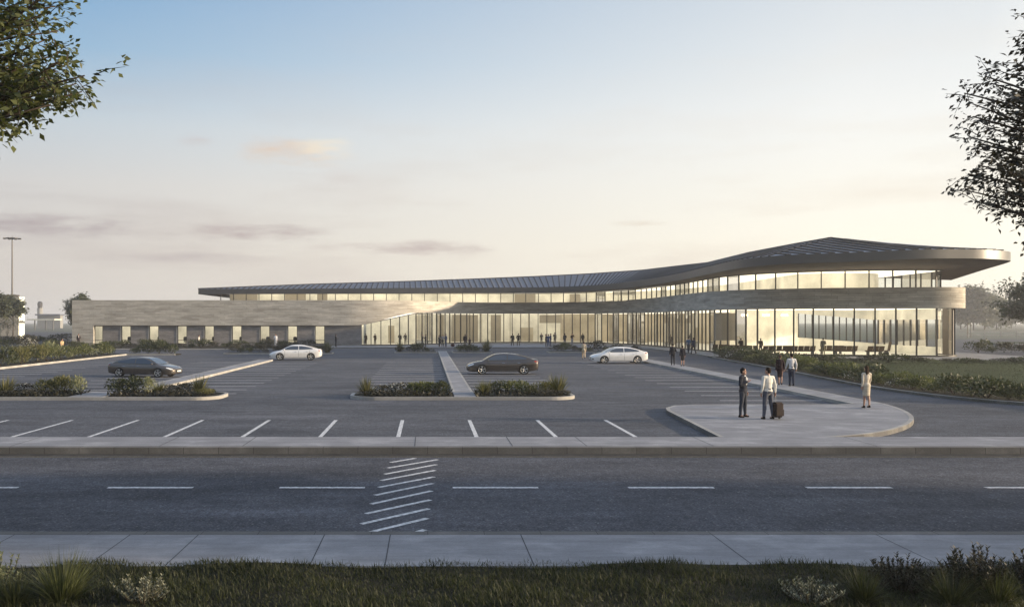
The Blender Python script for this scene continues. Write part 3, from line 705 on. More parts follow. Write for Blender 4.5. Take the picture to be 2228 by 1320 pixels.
# upper storey interior
Ub = offset2(UC, -7.0); Ub2 = []
UbP = [(-34.4, 161), (-20, 161), (0, 161), (12, 161), (20, 161), (33, 158), (40, 146), (42.5, 128), (42.5, 114), (42.5, 108), (43, 106.5), (45, 106.5), (47, 106.5), (50, 106.5), (52, 107), (53, 108), (54, 111), (54.2, 112)]
fl, ce, wl = MB(), MB(), MB()
for i in range(len(U) - 1):
    a, b_, c, d = U[i], U[i+1], UbP[i+1], UbP[i]
    s0 = us[int(np.argmin(np.hypot(ug[:, 0] - a[0], ug[:, 1] - a[1])))]; s1 = us[int(np.argmin(np.hypot(ug[:, 0] - b_[0], ug[:, 1] - b_[1])))]
    fl.quad((*a, 6.8), (*b_, 6.8), (*c, 6.8), (*d, 6.8)); ce.quad((*a, utop(s0) + .06), (*b_, utop(s1) + .06), (*c, utop(s1) + .35), (*d, utop(s0) + .35)); wl.quad((*d, 6.8), (*c, 6.8), (*c, 9.3), (*d, 9.3))
tp(fl, 'upper_floor', M['floor_in']); tp(ce, 'glow_ceiling', M['ceil']); tp(wl, 'interior_wall', M['cream'])
for (px0, px1, Y) in ((500, 560, 158), (620, 665, 158.5), (690, 712, 157), (1120, 1165, 159), (1240, 1262, 159)):
    b = MB(); b.box(at(px0, Y), Y, 6.8, at(px1, Y), Y + .3, 8.4); tp(b, 'partition', M['taupe'])
# ---------------- roof
E = [(-36.9, 148, 8.05), (-20, 148, 8.08), (0, 148, 8.22), (12, 148.3, 8.28), (18.5, 147.4, 8.30), (25.0, 142, 8.35), (29.3, 128, 8.48), (30.9, 113, 8.68), (31.0, 101, 8.85), (31.6, 91.4, 9.0), (34.0, 87.8, 9.1), (39.8, 85.6, 9.2), (45.3, 84.7, 9.4), (49.6, 85.4, 9.5), (52.6, 86.2, 9.5), (55.9, 88.4, 9.5), (57.8, 91.5, 9.5), (59.2, 98, 9.1), (60.4, 106, 8.4)]
er, es = spline(E, step=0.9)
FH = 0.86
ie = int(np.argmin(np.hypot(er[:, 0] - 33.2, er[:, 1] - 88.7)))       # where the hip meets the eaves
Rg = [(-37.0, 148.6, 8.95), (-20, 157, 10.0), (-4, 160, 10.6), (8, 160.5, 11.05), (19.4, 160, 11.5), (28.2, 158, 11.85), (35, 150, 12.0), (38, 138, 12.0), (39, 128, 11.8), (40.3, 115, 12.25), (43, 108, 12.7), (45.2, 103, 13.0)]
rgA, _ = spline(Rg, n=ie + 1)
# keep the ridge beside its own piece of eaves
parE = np.linspace(0, 1, ie + 1)
keyE = [0] + [int(np.argmin(np.hypot(er[:ie+1, 0] - x, er[:ie+1, 1] - y))) for x, y in ((-20, 148), (-4, 148), (8, 148), (18.5, 147.4), (24, 143), (28.4, 133), (30.0, 122), (30.9, 112), (31.1, 98), (31.8, 91))] + [ie]
rfull = np.array(Rg); RA = np.stack([np.interp(np.arange(ie + 1), keyE, rfull[:, k]) for k in range(3)], 1)
nb = len(er) - ie
hip = [tuple(er[ie][:2]) + (er[ie][2] + FH,), (45.2, 103, 13.0), (52.5, 96, 11.2), (56.6, 93.6, 10.45), (60, 106.2, 9.3)]
keyB = [0, int(nb * 0.40), int(nb * 0.72), int(nb * 0.86), nb - 1]
RB = np.stack([np.interp(np.arange(nb), keyB, np.array(hip)[:, k]) for k in range(3)], 1)
def loft(b, A, Bq, k=4):
    n = len(A); base = len(b.v)
    for i in range(n):
        for j in range(k + 1): b.v.append(tuple(A[i] * (1 - j / k) + Bq[i] * (j / k)))
    for i in range(n - 1):
        for j in range(k): b.f.append((base + i*(k+1) + j, base + (i+1)*(k+1) + j, base + (i+1)*(k+1) + j+1, base + i*(k+1) + j+1)); b.mi.append(0)
ET = er + np.array([0, 0, FH])
BK = [(-37, 172, 8.9), (0, 174, 9.2), (22, 174, 9.3), (44, 166, 9.3), (50, 150, 9.3), (51, 132, 9.4), (52, 120, 9.4), (60.2, 106.5, 9.2)]
bk, _ = spline(BK, n=60); full = np.concatenate([RA, RB[1:]]); idx = np.linspace(0, len(full) - 1, 60)
rb = np.stack([np.interp(idx, np.arange(len(full)), full[:, k]) for k in range(3)], 1)
b = MB(); loft(b, rb, bk, 2); tp(b, 'rear_roof', M['roof'])
b = MB()
nb0 = len(er); b.add([tuple(p) for p in er] + [tuple(p) for p in ET], [(i, i + 1, nb0 + i + 1, nb0 + i) for i in range(nb0 - 1)])
L0 = np.array([(-37.0, 172, 8.05)]); b.quad((-36.9, 148, 8.05), (-36.9, 148, 8.91), (-37, 172, 8.9), (-37, 172, 8.05))
tp(b, 'fascia', M['fascia'], True)
ids = np.linspace(0, len(UC) - 1, len(er)); uu = np.stack([np.interp(ids, np.arange(len(UC)), UC[:, k]) for k in range(2)], 1)
# match eaves and glass by nearest parameter along the turn
um = []
keyU = [(0, 0), (8.05, 4), (0, 0)]
def near(arr, x, y): return int(np.argmin(np.hypot(arr[:, 0] - x, arr[:, 1] - y)))
pe = [0] + [near(er, x, y) for x, y in ((0, 148), (18.5, 147.4), (25, 142), (29.3, 128), (30.9, 113), (31.3, 95), (34, 87.8), (39.8, 85.6), (45.3, 84.7), (52.6, 86.2), (57.8, 91.5))] + [len(er) - 1]
pu = [0] + [near(ug, x, y) for x, y in ((0, 153), (20, 153.6), (26.6, 149.2), (31.4, 138.4), (33.3, 124), (33.8, 107), (36.2, 100.6), (40, 97.4), (44.2, 95.8), (51.2, 94.9), (54, 96.6))] + [len(ug) - 1]
ui = np.interp(np.arange(len(er)), pe, pu)
SI = np.stack([np.interp(ui, np.arange(len(ug)), ug[:, 0]), np.interp(ui, np.arange(len(ug)), ug[:, 1]), np.array([utop(np.interp(v, np.arange(len(us)), us)) + .12 for v in ui])], 1)
b = MB(); loft(b, er, SI, 2); b.quad((-36.9, 148, 8.05), (-34.4, 153, 8.3), (-34.4, 172, 8.3), (-37, 172, 8.05)); tp(b, 'soffit', M['soffit'])
# standing seams: ribs down the slope, 0.9 m apart over the hall and wide ribs on the hip
sb = MB()
def rib(a, c, wd, h):
    a, c = Vector(a), Vector(c); d = (c - a); s_ = Vector((d.y, -d.x, 0)).normalized() * wd / 2; u = Vector((0, 0, h))
    sb.add([a - s_, a + s_, a + s_ + u, a - s_ + u, c - s_, c + s_, c + s_ + u, c - s_ + u], [(0, 1, 2, 3), (4, 7, 6, 5), (1, 5, 6, 2), (0, 3, 7, 4), (3, 2, 6, 7)])
for i in range(0, ie, 1): rib(ET[i], RA[i], 0.15, 0.09)
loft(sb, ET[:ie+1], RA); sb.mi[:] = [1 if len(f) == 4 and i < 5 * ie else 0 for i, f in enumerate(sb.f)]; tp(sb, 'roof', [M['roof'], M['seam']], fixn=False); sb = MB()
x = 34.4
while x < 55:
    j = np.argmin(np.abs(np.where(np.arange(nb) < nb * .62, ET[ie:, 0], 1e9) - x)); e_ = ET[ie + j]
    hx = [h_[0] for h_ in hip[:4]]; hp = [np.interp(x, hx, [h_[k] for h_ in hip[:4]]) for k in range(3)]
    hp[2] += 0.01; rib((x, float(np.interp(x, ET[ie:ie + int(nb*.62), 0], ET[ie:ie + int(nb*.62), 1])), float(np.interp(x, ET[ie:ie + int(nb*.62), 0], ET[ie:ie + int(nb*.62), 2]))), hp, 0.52, 0.10); x += 1.18
nrib = len(sb.f); loft(sb, ET[ie:], RB); sb.mi[:] = [1 if i < nrib else 0 for i in range(len(sb.f))]; tp(sb, 'hip_roof', [M['hip_metal_sky_sheen'], M['seam']], fixn=False)
b = MB(); b.tube([tuple(p + np.array([0, 0, .03])) for p in RA], 0.09, 6); b.tube([tuple(p + np.array([0, 0, .03])) for p in RB[:int(nb*.7)]], 0.09, 6); tp(b, 'ridge_cap', M['seam'])

# downlights washing the lounge wall, as the lit patches in the photograph show
for px in (1618, 1665, 1705, 1722):
    x = at(px, 108.4); sp_ = bpy.data.lights.new('downlight', 'SPOT'); sp_.energy = 420; sp_.color = (1, .88, .66); sp_.spot_size = R(70); sp_.spot_blend = .6; sp_.shadow_soft_size = .12
    so2 = bpy.data.objects.new('downlight', sp_); COL.objects.link(so2); so2.location = (x, 108.0, 4.85); so2.rotation_euler = (R(18), 0, 0); so2['kind'] = 'structure'
# ------------------------------------------------------------------ plants
def shrub_mesh(name, rx, ry, h, n, ln, wd, seed, stems=True, upright=0.35, lumps=5):
    """foliage of a bushy plant: leaf sprays over several unequal lobes; base at the origin"""
    rng = np.random.default_rng(seed); P, D = [], []
    for k in range(lumps):
        a = rng.uniform(0, 2 * PI); rr = rng.uniform(0.05, 0.62); s = rng.uniform(0.38, 0.68)
        c = np.array([math.cos(a) * rr * rx, math.sin(a) * rr * ry, h * (0.36 + 0.22 * rng.random())])
        m = n // lumps
        d = unit(rng.normal(0, 1, (m, 3))); d[:, 2] = np.abs(d[:, 2]) * rng.choice([1, 1, 1, -0.6], m)
        r = rng.uniform(0.45, 1.0, (m, 1)) ** 0.6
        p = c + d * r * np.array([rx * s, ry * s, h * (0.40 + 0.2 * rng.random())])
        P.append(p); D.append(d)
    P = np.concatenate(P); D = np.concatenate(D); P[:, 2] = np.abs(P[:, 2]); P[:, 2] = np.minimum(P[:, 2], h * rng.uniform(0.85, 1.08, len(P)))
    dirs = unit(D * 0.7 + rng.normal(0, 0.45, P.shape) + np.array([0, 0, upright]))
    V = leaf_quads(P, dirs, unit(D + rng.normal(0, .5, P.shape)), rng.uniform(.7, 1.3, len(P)) * ln, rng.uniform(.7, 1.3, len(P)) * wd)
    return quads_mesh(name, V)
def blade_mesh(name, r, h, n, wd, seed, droop=0.16, spread=0.75, seg=3):
    rng = np.random.default_rng(seed); a = rng.uniform(0, 2 * PI, n); t = rng.uniform(0, 1, n) ** 0.7 * spread
    D = np.stack([np.cos(a) * t, np.sin(a) * t, np.sqrt(np.maximum(1 - t * t, .02))], 1)
    P = np.stack([np.cos(a), np.sin(a), np.zeros(n)], 1) * rng.uniform(0, .18, (n, 1)) * r
    ln = rng.uniform(.65, 1.1, n) * math.hypot(r * t.mean(), h) * 1.08
    return quads_mesh(name, blade_quads(P, D, ln, np.full(n, wd), droop, rng, seg))
def scatter_mesh(name, rx, ry, h, n, ln, wd, seed):
    """low mound with small petals"""
    rng = np.random.default_rng(seed); a = rng.uniform(0, 2 * PI, n); r = np.sqrt(rng.random(n))
    P = np.stack([np.cos(a) * r * rx, np.sin(a) * r * ry, h * (1 - r ** 2) ** .5 * rng.uniform(.6, 1.1, n) + .02], 1)
    D = unit(rng.normal(0, 1, (n, 3)) + np.array([0, 0, .8]))
    return quads_mesh(name, leaf_quads(P, D, rng.normal(0, 1, (n, 3)), rng.uniform(.7, 1.3, n) * ln, rng.uniform(.7, 1.3, n) * wd))
def stem_mb(h, n, r, seed):
    rng = random.Random(seed); b = MB()
    for i in range(n):
        a = rng.uniform(0, 2 * PI); b.tube([(0, 0, 0), (math.cos(a) * r * .3, math.sin(a) * r * .3, h * .35), (math.cos(a) * r * .7, math.sin(a) * r * .7, h * .7)], [.018, .012, .005], 5)
    return b
MESH = {}
def plant(kind, name, loc, rx, h, label, cat='shrub', group=None, seed=0, key=None, stretch=1.0):
    """one plant: foliage (and stems or flowers); meshes are shared through key"""
    key = key or (kind, seed)
    if key not in MESH:
        if kind == 'leafy': MESH[key] = [('foliage', shrub_mesh('foliage', 1, 1, 1, 620, .17, .075, seed), 'shrub_dark'), ('stem', stem_mb(1, 6, 1, seed).mesh('stem'), 'bark')]
        elif kind == 'green': MESH[key] = [('foliage', shrub_mesh('foliage', 1, 1, 1, 620, .17, .07, seed, upright=.8), 'shrub_green'), ('stem', stem_mb(1, 6, 1, seed).mesh('stem'), 'bark')]
        elif kind == 'gold': MESH[key] = [('foliage', shrub_mesh('foliage', 1, 1, 1, 760, .20, .04, seed, upright=1.0, lumps=7), 'shrub_gold'), ('stem', stem_mb(1, 7, 1, seed).mesh('stem'), 'bark')]
        elif kind == 'pale': MESH[key] = [('foliage', shrub_mesh('foliage', 1, 1, 1, 420, .16, .07, seed, upright=1.1, lumps=6), 'shrub_pale'), ('stem', stem_mb(1, 6, 1, seed).mesh('stem'), 'bark')]
        elif kind == 'yucca': MESH[key] = [('leaves', blade_mesh('leaves', 1, 1, 130, .075, seed, .07, .86), 'yucca')]
        elif kind == 'tuft': MESH[key] = [('leaves', blade_mesh('leaves', 1, 1, 260, .035, seed, .22, .72), 'shrub_gold')]
        elif kind == 'mound': MESH[key] = [('foliage', shrub_mesh('foliage', 1, 1, 1, 420, .15, .07, seed, upright=.2, lumps=6), 'shrub_deep'), ('blossom', scatter_mesh('blossom', .95, .95, .95, 150, .09, .06, seed + 1), 'flower')]
        elif kind == 'low': MESH[key] = [('foliage', shrub_mesh('foliage', 1, 1, 1, 480, .16, .07, seed, upright=.3, lumps=7), 'shrub_deep')]
    o = empty(name, loc, random.Random(str(loc)).uniform(0, 6.28)); tag(o, label, cat, group)
    for nm, me, mt in MESH[key]:
        first = len(me.materials) == 0
        c = link(nm, me, M[mt] if first else None, o)
    o.scale = (rx * stretch, rx, h)
    return o
def ip(px, Y): return (at(px, Y), Y, 0.11)
# middle island bed
mid = [('yucca', 'yucca', 797, 43.7, .50, .88, 'spiky yucca at the far west end of the middle parking island, above pale low flowers'),
 ('mound', 'flower_mound', 838, 44.5, .72, .42, 'low mound of small white flowers beside the yucca on the middle island'),
 ('mound', 'flower_mound', 872, 44.7, .6, .50, 'whitest low flower mound in the middle of the island bed, before the stall lines'),
 ('low', 'ground_cover_shrub', 826, 43.2, .85, .26, 'dark creeping plant along the kerb in front of the yucca on the middle island'),
 ('low', 'ground_cover_shrub', 868, 43.2, .8, .28, 'dark creeping plant with dry tips at the kerb under the white flower mound'),
 ('green', 'shrub', 905, 44.0, .62, .66, 'grey green bush just east of the white flowers on the middle island'),
 ('green', 'shrub', 930, 44.0, .6, .74, 'bright green bush second from the footpath on the middle island'),
 ('leafy', 'shrub', 962, 43.7, .5, .72, 'dark bush hugging the west edge of the footpath through the middle island'),
 ('tuft', 'grass_clump', 1053, 43.7, .62, .80, 'tall grass clump beside the east edge of the footpath on the middle island'),
 ('leafy', 'shrub', 1092, 44.2, .55, .74, 'darkest round bush next to the tall grass clump on the middle island'),
 ('green', 'shrub', 1122, 44.0, .62, .72, 'full green bush in front of the dark sedan on the middle island'),
 ('leafy', 'shrub', 1152, 43.5, .42, .56, 'small dark bush with reddish base between green bush and grass on the middle island'),
 ('gold', 'shrub', 1184, 44.3, .6, .68, 'feathery bush leaning on the yucca at the east end of the middle island'),
 ('yucca', 'yucca', 1214, 44.3, .62, 1.02, 'large spiky yucca near the rounded east tip of the middle island'),
 ('low', 'ground_cover_shrub', 1190, 43.1, .75, .27, 'low dark plant at the kerb under the feathery bush, middle island'),
 ('low', 'ground_cover_shrub', 1224, 43.3, .55, .25, 'lowest green plant at the very tip of the middle island')]
for i, (k, nm, px, Y, rx, h, lab) in enumerate(mid): plant(k, nm, ip(px, Y), rx * 1.2, h * (.9 if h > .5 else 1.1), lab, {'yucca': 'yucca', 'tuft': 'grass'}.get(k, 'shrub'), 'plants on the middle parking island', seed=10 + i)
left = [('yucca', 'yucca', 10, 43.8, .75, .95, 'big spiky yucca at the picture edge on the west parking island'),
 ('mound', 'flower_mound', 55, 44.3, .58, .58, 'rounded white flower mound beside the big yucca on the west island'),
 ('low', 'ground_cover_shrub', 20, 43.0, .8, .26, 'dark creeping plant at the kerb below the big yucca'),
 ('low', 'ground_cover_shrub', 62, 43.0, .6, .3, 'dark creeping plant below the rounded white flower mound'),
 ('gold', 'shrub', 102, 43.9, .66, .78, 'golden green feathery bush beside the white mound on the west island'),
 ('gold', 'shrub', 138, 43.9, .72, .95, 'tallest golden feathery bush in the middle of the west island bed'),
 ('pale', 'shrub', 176, 43.6, .42, 1.0, 'tall pale yellow green plant ending the bed before the footpath gap, west island'),
 ('leafy', 'shrub', 262, 43.7, .60, .82, 'dark leafy bush just east of the footpath gap on the west island'),
 ('leafy', 'shrub', 298, 43.9, .62, .92, 'tall dark bush, second from the footpath gap on the west island'),
 ('pale', 'shrub', 325, 43.5, .34, .95, 'slim pale plant between dark bush and grass on the west island'),
 ('tuft', 'grass_clump', 347, 44.2, .55, .70, 'spreading grass clump at the foot of the west raised footpath'),
 ('mound', 'flower_mound', 374, 44.4, .45, .42, 'small white flower mound in front of the raised footpath kerb'),
 ('low', 'ground_cover_shrub', 402, 44.3, .55, .5, 'grey low bush between the small white mound and the end yucca'),
 ('yucca', 'yucca', 434, 44.2, .55, .98, 'spiky yucca near the rounded east end of the west island'),
 ('low', 'ground_cover_shrub', 380, 43.0, .9, .27, 'dark creeping plant at the kerb below the small white mound'),
 ('gold', 'shrub', 447, 43.2, .45, .3, 'low golden grass at the rounded east tip of the west island')]
for i, (k, nm, px, Y, rx, h, lab) in enumerate(left): plant(k, nm, ip(px, Y), rx * 1.2, h * (.9 if h > .5 else 1.1), lab, {'yucca': 'yucca', 'tuft': 'grass'}.get(k, 'shrub'), 'plants on the west parking island', seed=40 + i)
def ground_cover(x0, x1, y0, y1, z, label, seed, n=900):
    rng = np.random.default_rng(seed); P = np.stack([rng.uniform(x0, x1, n), rng.uniform(y0, y1, n), np.full(n, z) + rng.uniform(0, .10, n)], 1)
    D = rng.normal(0, 1, (n, 3)); D[:, 2] = np.abs(D[:, 2]) * .8 + .2
    o = link('ground_cover', quads_mesh('ground_cover', leaf_quads(P, D, rng.normal(0, .4, (n, 3)) + np.array([0, -.3, 1]), rng.uniform(.12, .26, n), rng.uniform(.06, .12, n))), M['shrub_deep'])
    tag(o, label, 'ground cover', None, 'stuff')
ground_cover(-3.0, CP0 - .1, 42.75, 45.3, .1, 'low leafy ground cover over the west half of the middle island', 71)
ground_cover(CP1 + .1, 6.4, 42.75, 45.3, .1, 'low leafy ground cover over the east half of the middle island', 72)
ground_cover(-14.9, -10.3, 42.65, 45.3, .1, 'low leafy ground cover at the rounded end of the west island', 73)
ground_cover(-24, -16.7, 42.65, 45.3, .1, 'low leafy ground cover over the west part of the west island', 74, 1200)
def row(pts, kinds, rx, h, label, group, seed0, z=0.1, cat='shrub', jit=0.25, name='shrub', zs=None):
    rg = random.Random(seed0)
    for i, p in enumerate(pts):
        k = rg.choice(kinds); s = rg.uniform(.6, 1.5)
        plant(k, name, (p[0] + rg.uniform(-jit, jit), p[1] + rg.uniform(-jit, jit), z), rx * s, h * s * rg.uniform(.85, 1.2), label, cat, group, seed=200 + i % 3, stretch=rg.uniform(.9, 1.35))
# strip along the west edge of the lot
b = MB(); b.box(-36.2, 66, -.05, -32.6, 101.5, .11); struct(b.build('planting_soil', M['soil']))
k_ = MB(); k_.box(-32.58, 66, -.05, -32.4, 99, .16); k_.box(-32.4, 99, -.05, -27.2, 99.2, .16); struct(k_.build('kerb', M['kerb_plain']))
b = MB(); b.box(-32.58, 99.2, -.05, -27.2, 101.5, .11); struct(b.build('planting_soil', M['soil']))
row([(-33.9, y) for y in np.arange(67.5, 99, 1.75)], ['green', 'leafy', 'pale', 'gold', 'green'], .85, 1.0, 'bush in the long planted strip edging the west side of the car park', 'bushes in the west edge strip', 3)
row([(x, 100.3) for x in np.arange(-32.0, -27.3, 1.3)], ['green', 'leafy', 'leafy'], .8, .85, 'low bush in the short strip turning in from the west edge of the lot', 'bushes in the short turning strip', 4)
# hedges along the brick wing
row([(x, y) for x in np.arange(-50.5, -15, 1.55) for y in (123.6,)], ['low', 'leafy', 'leafy', 'low'], 1.0, .78, 'dark low bush in the bed under the office windows', 'bushes in the bed under the office windows', 5)
# planters between the car park and the building
def planter(px0, px1, Y0, Y1, label, grp, sd, h=.7):
    x0, x1 = at(px0, Y0), at(px1, Y0); b = MB(); b.box(x0, Y0, -.05, x1, Y1, .14); o = struct(b.build('planter_kerb', M['kerb_plain']))
    b = MB(); b.box(x0 + .15, Y0 + .15, 0, x1 - .15, Y1 - .15, .155); struct(b.build('planting_soil', M['soil']))
    row([(x, (Y0 + Y1) / 2 + dy) for x in np.arange(x0 + .7, x1 - .4, 1.05) for dy in (-.35,)], ['low', 'leafy', 'green', 'low'], .78, h, label, grp, sd)
planter(486, 722, 102.5, 104.8, 'low bush in the planter behind the white sedan near the brick wing', 'bushes in the planter by the brick wing', 11, .75)
planter(858, 952, 106, 108.4, 'low bush in the planter just west of the entrance footpath', 'bushes west of the entrance footpath', 12, .72)
planter(984, 1072, 106, 108.4, 'low bush in the planter just east of the entrance footpath', 'bushes east of the entrance footpath', 13, .72)
planter(1194, 1400, 107, 109.4, 'low bush in the planter behind the eastern white sedan', 'bushes behind the eastern white sedan', 14, .75)
plant('yucca', 'yucca', (at(1058, 107.2), 107.2, .12), .9, 1.35, 'spiky yucca standing up from the planter east of the entrance footpath', 'yucca', seed=10)
plant('yucca', 'yucca', (at(870, 107.2), 107.2, .12), .8, 1.2, 'spiky yucca standing up from the planter west of the entrance footpath', 'yucca', seed=23)
plant('yucca', 'yucca', (at(712, 103.6), 103.6, .12), .9, 1.25, 'spiky yucca at the end of the planter behind the western white sedan', 'yucca', seed=40)
# the bed between drive kerb and lawn
qs = offset2(np.c_[kc[:, :2], np.zeros(len(kc))], -1.15); qs2 = offset2(np.c_[kc[:, :2], np.zeros(len(kc))], -2.3)
sel = [i for i in range(iL + 1, len(kc)) if kc[i, 0] < 33]
b = MB(); b.add([(p[0], p[1], .128) for p in offset2(np.c_[kc[:, :2], np.zeros(len(kc))], -.18)[sel]] + [(p[0], p[1], .128) for p in offset2(np.c_[kc[:, :2], np.zeros(len(kc))], -3.0)[sel][::-1]], [tuple(range(2 * len(sel)))]); struct(b.build('planting_soil', M['soil']))
row([qs[i] for i in sel], ['leafy', 'green', 'leafy', 'green', 'mound', 'leafy'], .88, .66, 'bush in the curved bed along the drive kerb in front of the lawn', 'bushes along the curved drive kerb', 21)
row([qs2[i] for i in sel if i % 2 == 0 and kc[i, 1] > 66], ['leafy', 'green', 'leafy'], .9, .72, 'bush in the back row of the curved bed, against the lawn', 'bushes in the back row against the lawn', 22)
# low bushes below the lounge glass
row([(x, 79.2 - (x - 34) * .12) for x in np.arange(33.5, 60, 1.5)], ['low', 'leafy', 'low', 'low', 'leafy'], 1.05, .52, 'low dark bush between the lawn and the lounge glass front', 'low bushes under the lounge glass', 23)
row([(57 + i * 1.7, 82 + (i % 3)) for i in range(9)], ['low', 'mound', 'leafy'], 1.0, .7, 'low bush past the glass corner of the terminal, beside the lawn end', 'bushes past the glass corner', 24)
row([(62 + i * 1.6, 104) for i in range(9)], ['leafy', 'leafy', 'low'], 1.1, .95, 'clipped bush in the dark row beside the service drive behind the terminal', 'bushes beside the service drive', 25)
# far west beds
for (xa, xb, Y, sd, lab, grp) in ((-74, -58, 133, 31, 'dark bush in the row before the far west bed', 'bushes of the near far-west row'), (-84, -62, 158, 32, 'dark bush in the hazy row beside the pale office block', 'bushes beside the pale office block')):
    row([(x, Y) for x in np.arange(xa, xb, 1.9)], ['leafy', 'low'], 1.5, 1.0, lab, grp, sd, z=0)
b = MB(); b.box(-75, 131, -.03, -57.5, 135.5, .05); struct(b.build('planting_soil', M['soil']))
for (x0, x1, Y) in ((-75, -56, 117.5), (-62, -45, 123.5), (-78, -58, 190)):
    b = MB(); b.box(x0, Y, -.03, x1, Y + .6, .16); struct(b.build('kerb', M['kerb_plain']))
plant('mound', 'flowering_bush', (at(62, 114), 114, 0), 1.3, 1.6, 'bush covered in white blossom standing alone in the far west lot', 'shrub', seed=90)
MESH[('mound', 90)][1][1].materials[0] = M['flower']

# ------------------------------------------------------------------ trees
def tree(name, label, base, h, targets, leaf, nspray, mats, tr=0.16, group=None, seed=0, per=12, fork=0.45, aspect=.5, spray_len=None, top=None):
    rng = np.random.default_rng(seed); o = empty(name, base); tag(o, label, 'tree', group)
    bx = Vector(base); b = MB(); tw = []
    top = top or (0.15, 0.1, h)
    tp_ = [Vector((0, 0, 0)), Vector((.05 * h * .2, -.03, h * .3)), Vector((top[0] * .5, top[1] * .5, h * .6)), Vector(top)]
    tpts = spline([tuple(p) for p in tp_], n=14)[0]; tpts[:, 2] = np.linspace(0, h, 14)
    b.tube([tuple(p) for p in tpts], list(np.linspace(tr, tr * .15, 14)), 9)
    P, D = [], []
    sl = spray_len or leaf * 6
    for t in targets:
        t = Vector(t) - bx; hd = math.hypot(t.x, t.y)
        z0 = min(max(t.z - hd * rng.uniform(.35, .7), h * .28), h * .95)
        k = z0 / h; p0 = Vector((np.interp(z0, tpts[:, 2], tpts[:, 0]), np.interp(z0, tpts[:, 2], tpts[:, 1]), z0))
        p1 = p0 + (t - p0) * .45 + Vector((rng.normal(0, .06) * hd, rng.normal(0, .06) * hd, hd * .14))
        cur = np.array([tuple(p0 * (1 - u) ** 2 + p1 * 2 * u * (1 - u) + t * u ** 2) for u in np.linspace(0, 1, 10)])
        L_ = np.linalg.norm(np.diff(cur, axis=0), axis=1).sum()
        b.tube([tuple(c) for c in cur], list(np.linspace(tr * .34, .012, 10)), 5)
        for s in range(nspray):
            u = rng.uniform(fork, 1.0) if s else 1.0
            c = np.array([np.interp(u, np.linspace(0, 1, 10), cur[:, q]) for q in range(3)])
            tg = unit(cur[min(int(u * 9) + 1, 9)] - cur[max(int(u * 9) - 1, 0)])
            d = unit(tg * .8 + rng.normal(0, .55, 3)); ln = sl * rng.uniform(.6, 1.5)
            c = c + rng.normal(0, .12, 3) * sl
            q = c + d * ln + np.array([0, 0, -.15 * ln])
            b.tube([tuple(c), tuple((c + q) / 2 + np.array([0, 0, .05 * ln])), tuple(q)], [.010, .007, .003], 3, cap=False)
            tt = np.linspace(.1, 1, per)
            pp = c + d * ln * tt[:, None] + np.array([0, 0, -.15 * ln]) * tt[:, None] ** 2
            P.append(pp + rng.normal(0, leaf * .45, pp.shape)); sd_ = unit(np.cross(d, [0, 0, 1.0])) * np.where(np.arange(per) % 2, 1, -1)[:, None]
            D.append(d * .6 + sd_ * .8 + np.array([0, 0, -.25]) + rng.normal(0, .35, pp.shape))
    P = np.concatenate(P); D = np.concatenate(D); nn = len(P)
    V = leaf_quads(P, D, np.array([[0, -.3, 1.0]]) + rng.normal(0, .55, (nn, 3)), rng.uniform(.7, 1.25, nn) * leaf, rng.uniform(.75, 1.25, nn) * leaf * aspect)
    b.build('trunk', M['bark'], o, True); link('crown', quads_mesh('crown', V), mats, o)
    return o
def blob_targets(c, r, n, seed, lo=-.9):
    rng = np.random.default_rng(seed); d = unit(rng.normal(0, 1, (n * 2, 3))); d = d[d[:, 2] > lo][:n]
    return [tuple(np.array(c) + v * np.array(r) * rng.uniform(.55, 1.0)) for v in d]
def outside(ts, x0, x1, y1):
    out = []
    for t in ts:
        px = CX + t[0] / t[1] * FOC; py = HY - (t[2] - CAMH) / t[1] * FOC
        if px < x0 or px > x1 or py < y1: out.append(t)
    return out
def pxt(lst, Y0, Y1, seed):
    rg = random.Random(seed); out = []
    for px, py in lst:
        Y = rg.uniform(Y0, Y1); out.append((at(px, Y), Y, hz(py, Y)))
    return out
edge = [(205,2),(192,25),(160,55),(132,72),(110,95),(195,108),(170,125),(212,150),(215,165),(252,205),(235,222),(246,240),(200,258),(150,268),(120,286),(100,290),(62,286),(75,262),(30,270),(12,285),(40,235),(90,225),(130,215),(165,195)]
rg = random.Random(5)
inner = [(rg.uniform(-60, 190), rg.uniform(-30, 250)) for _ in range(60)]
inner = [(p[0] - 45, p[1] - 40) for p in inner if p[0] < 150 - max(0, abs(p[1] - 190)) * .35 and not (p[0] > 85 and 45 < p[1] < 125)]
tg_ = pxt([(x - (40 if x < 170 else 68), y - 40) for x, y in edge], 14.2, 17.5, 1) + pxt(inner, 14.0, 18.5, 2) + outside(blob_targets((-12.2, 16, 10.6), (4.3, 4.3, 3.2), 60, 3), -40, 9999, -60)
tree('broadleaf_tree', 'leafy tree with green boughs hanging into the upper corner from beyond the frame', (-12.2, 16.2, 0), 12.5, tg_, .140, 11, M['leaf_l'], tr=.22, seed=4, per=12, fork=.62, aspect=.62, spray_len=.46)
edge = [(2196,72),(2206,95),(2188,128),(2200,150),(2160,165),(2130,185),(2085,190),(2098,205),(2045,228),(2058,250),(2060,278),(2085,300),(2052,322),(2075,338),(2110,350),(2120,372),(2078,385),(2048,402),(2045,438),(2066,462),(2100,470),(2125,478),(2160,462),(2190,462),(2214,488),(2226,482),(2150,420),(2150,300),(2180,250)]
rg = random.Random(8)
inner = [(rg.uniform(2080, 2330), rg.uniform(60, 470)) for _ in range(75)]
inner = [(p[0] + 65, p[1] - 25) for p in inner if p[0] > 2095 + (0 if 210 < p[1] < 300 or 370 < p[1] < 450 else 95)]
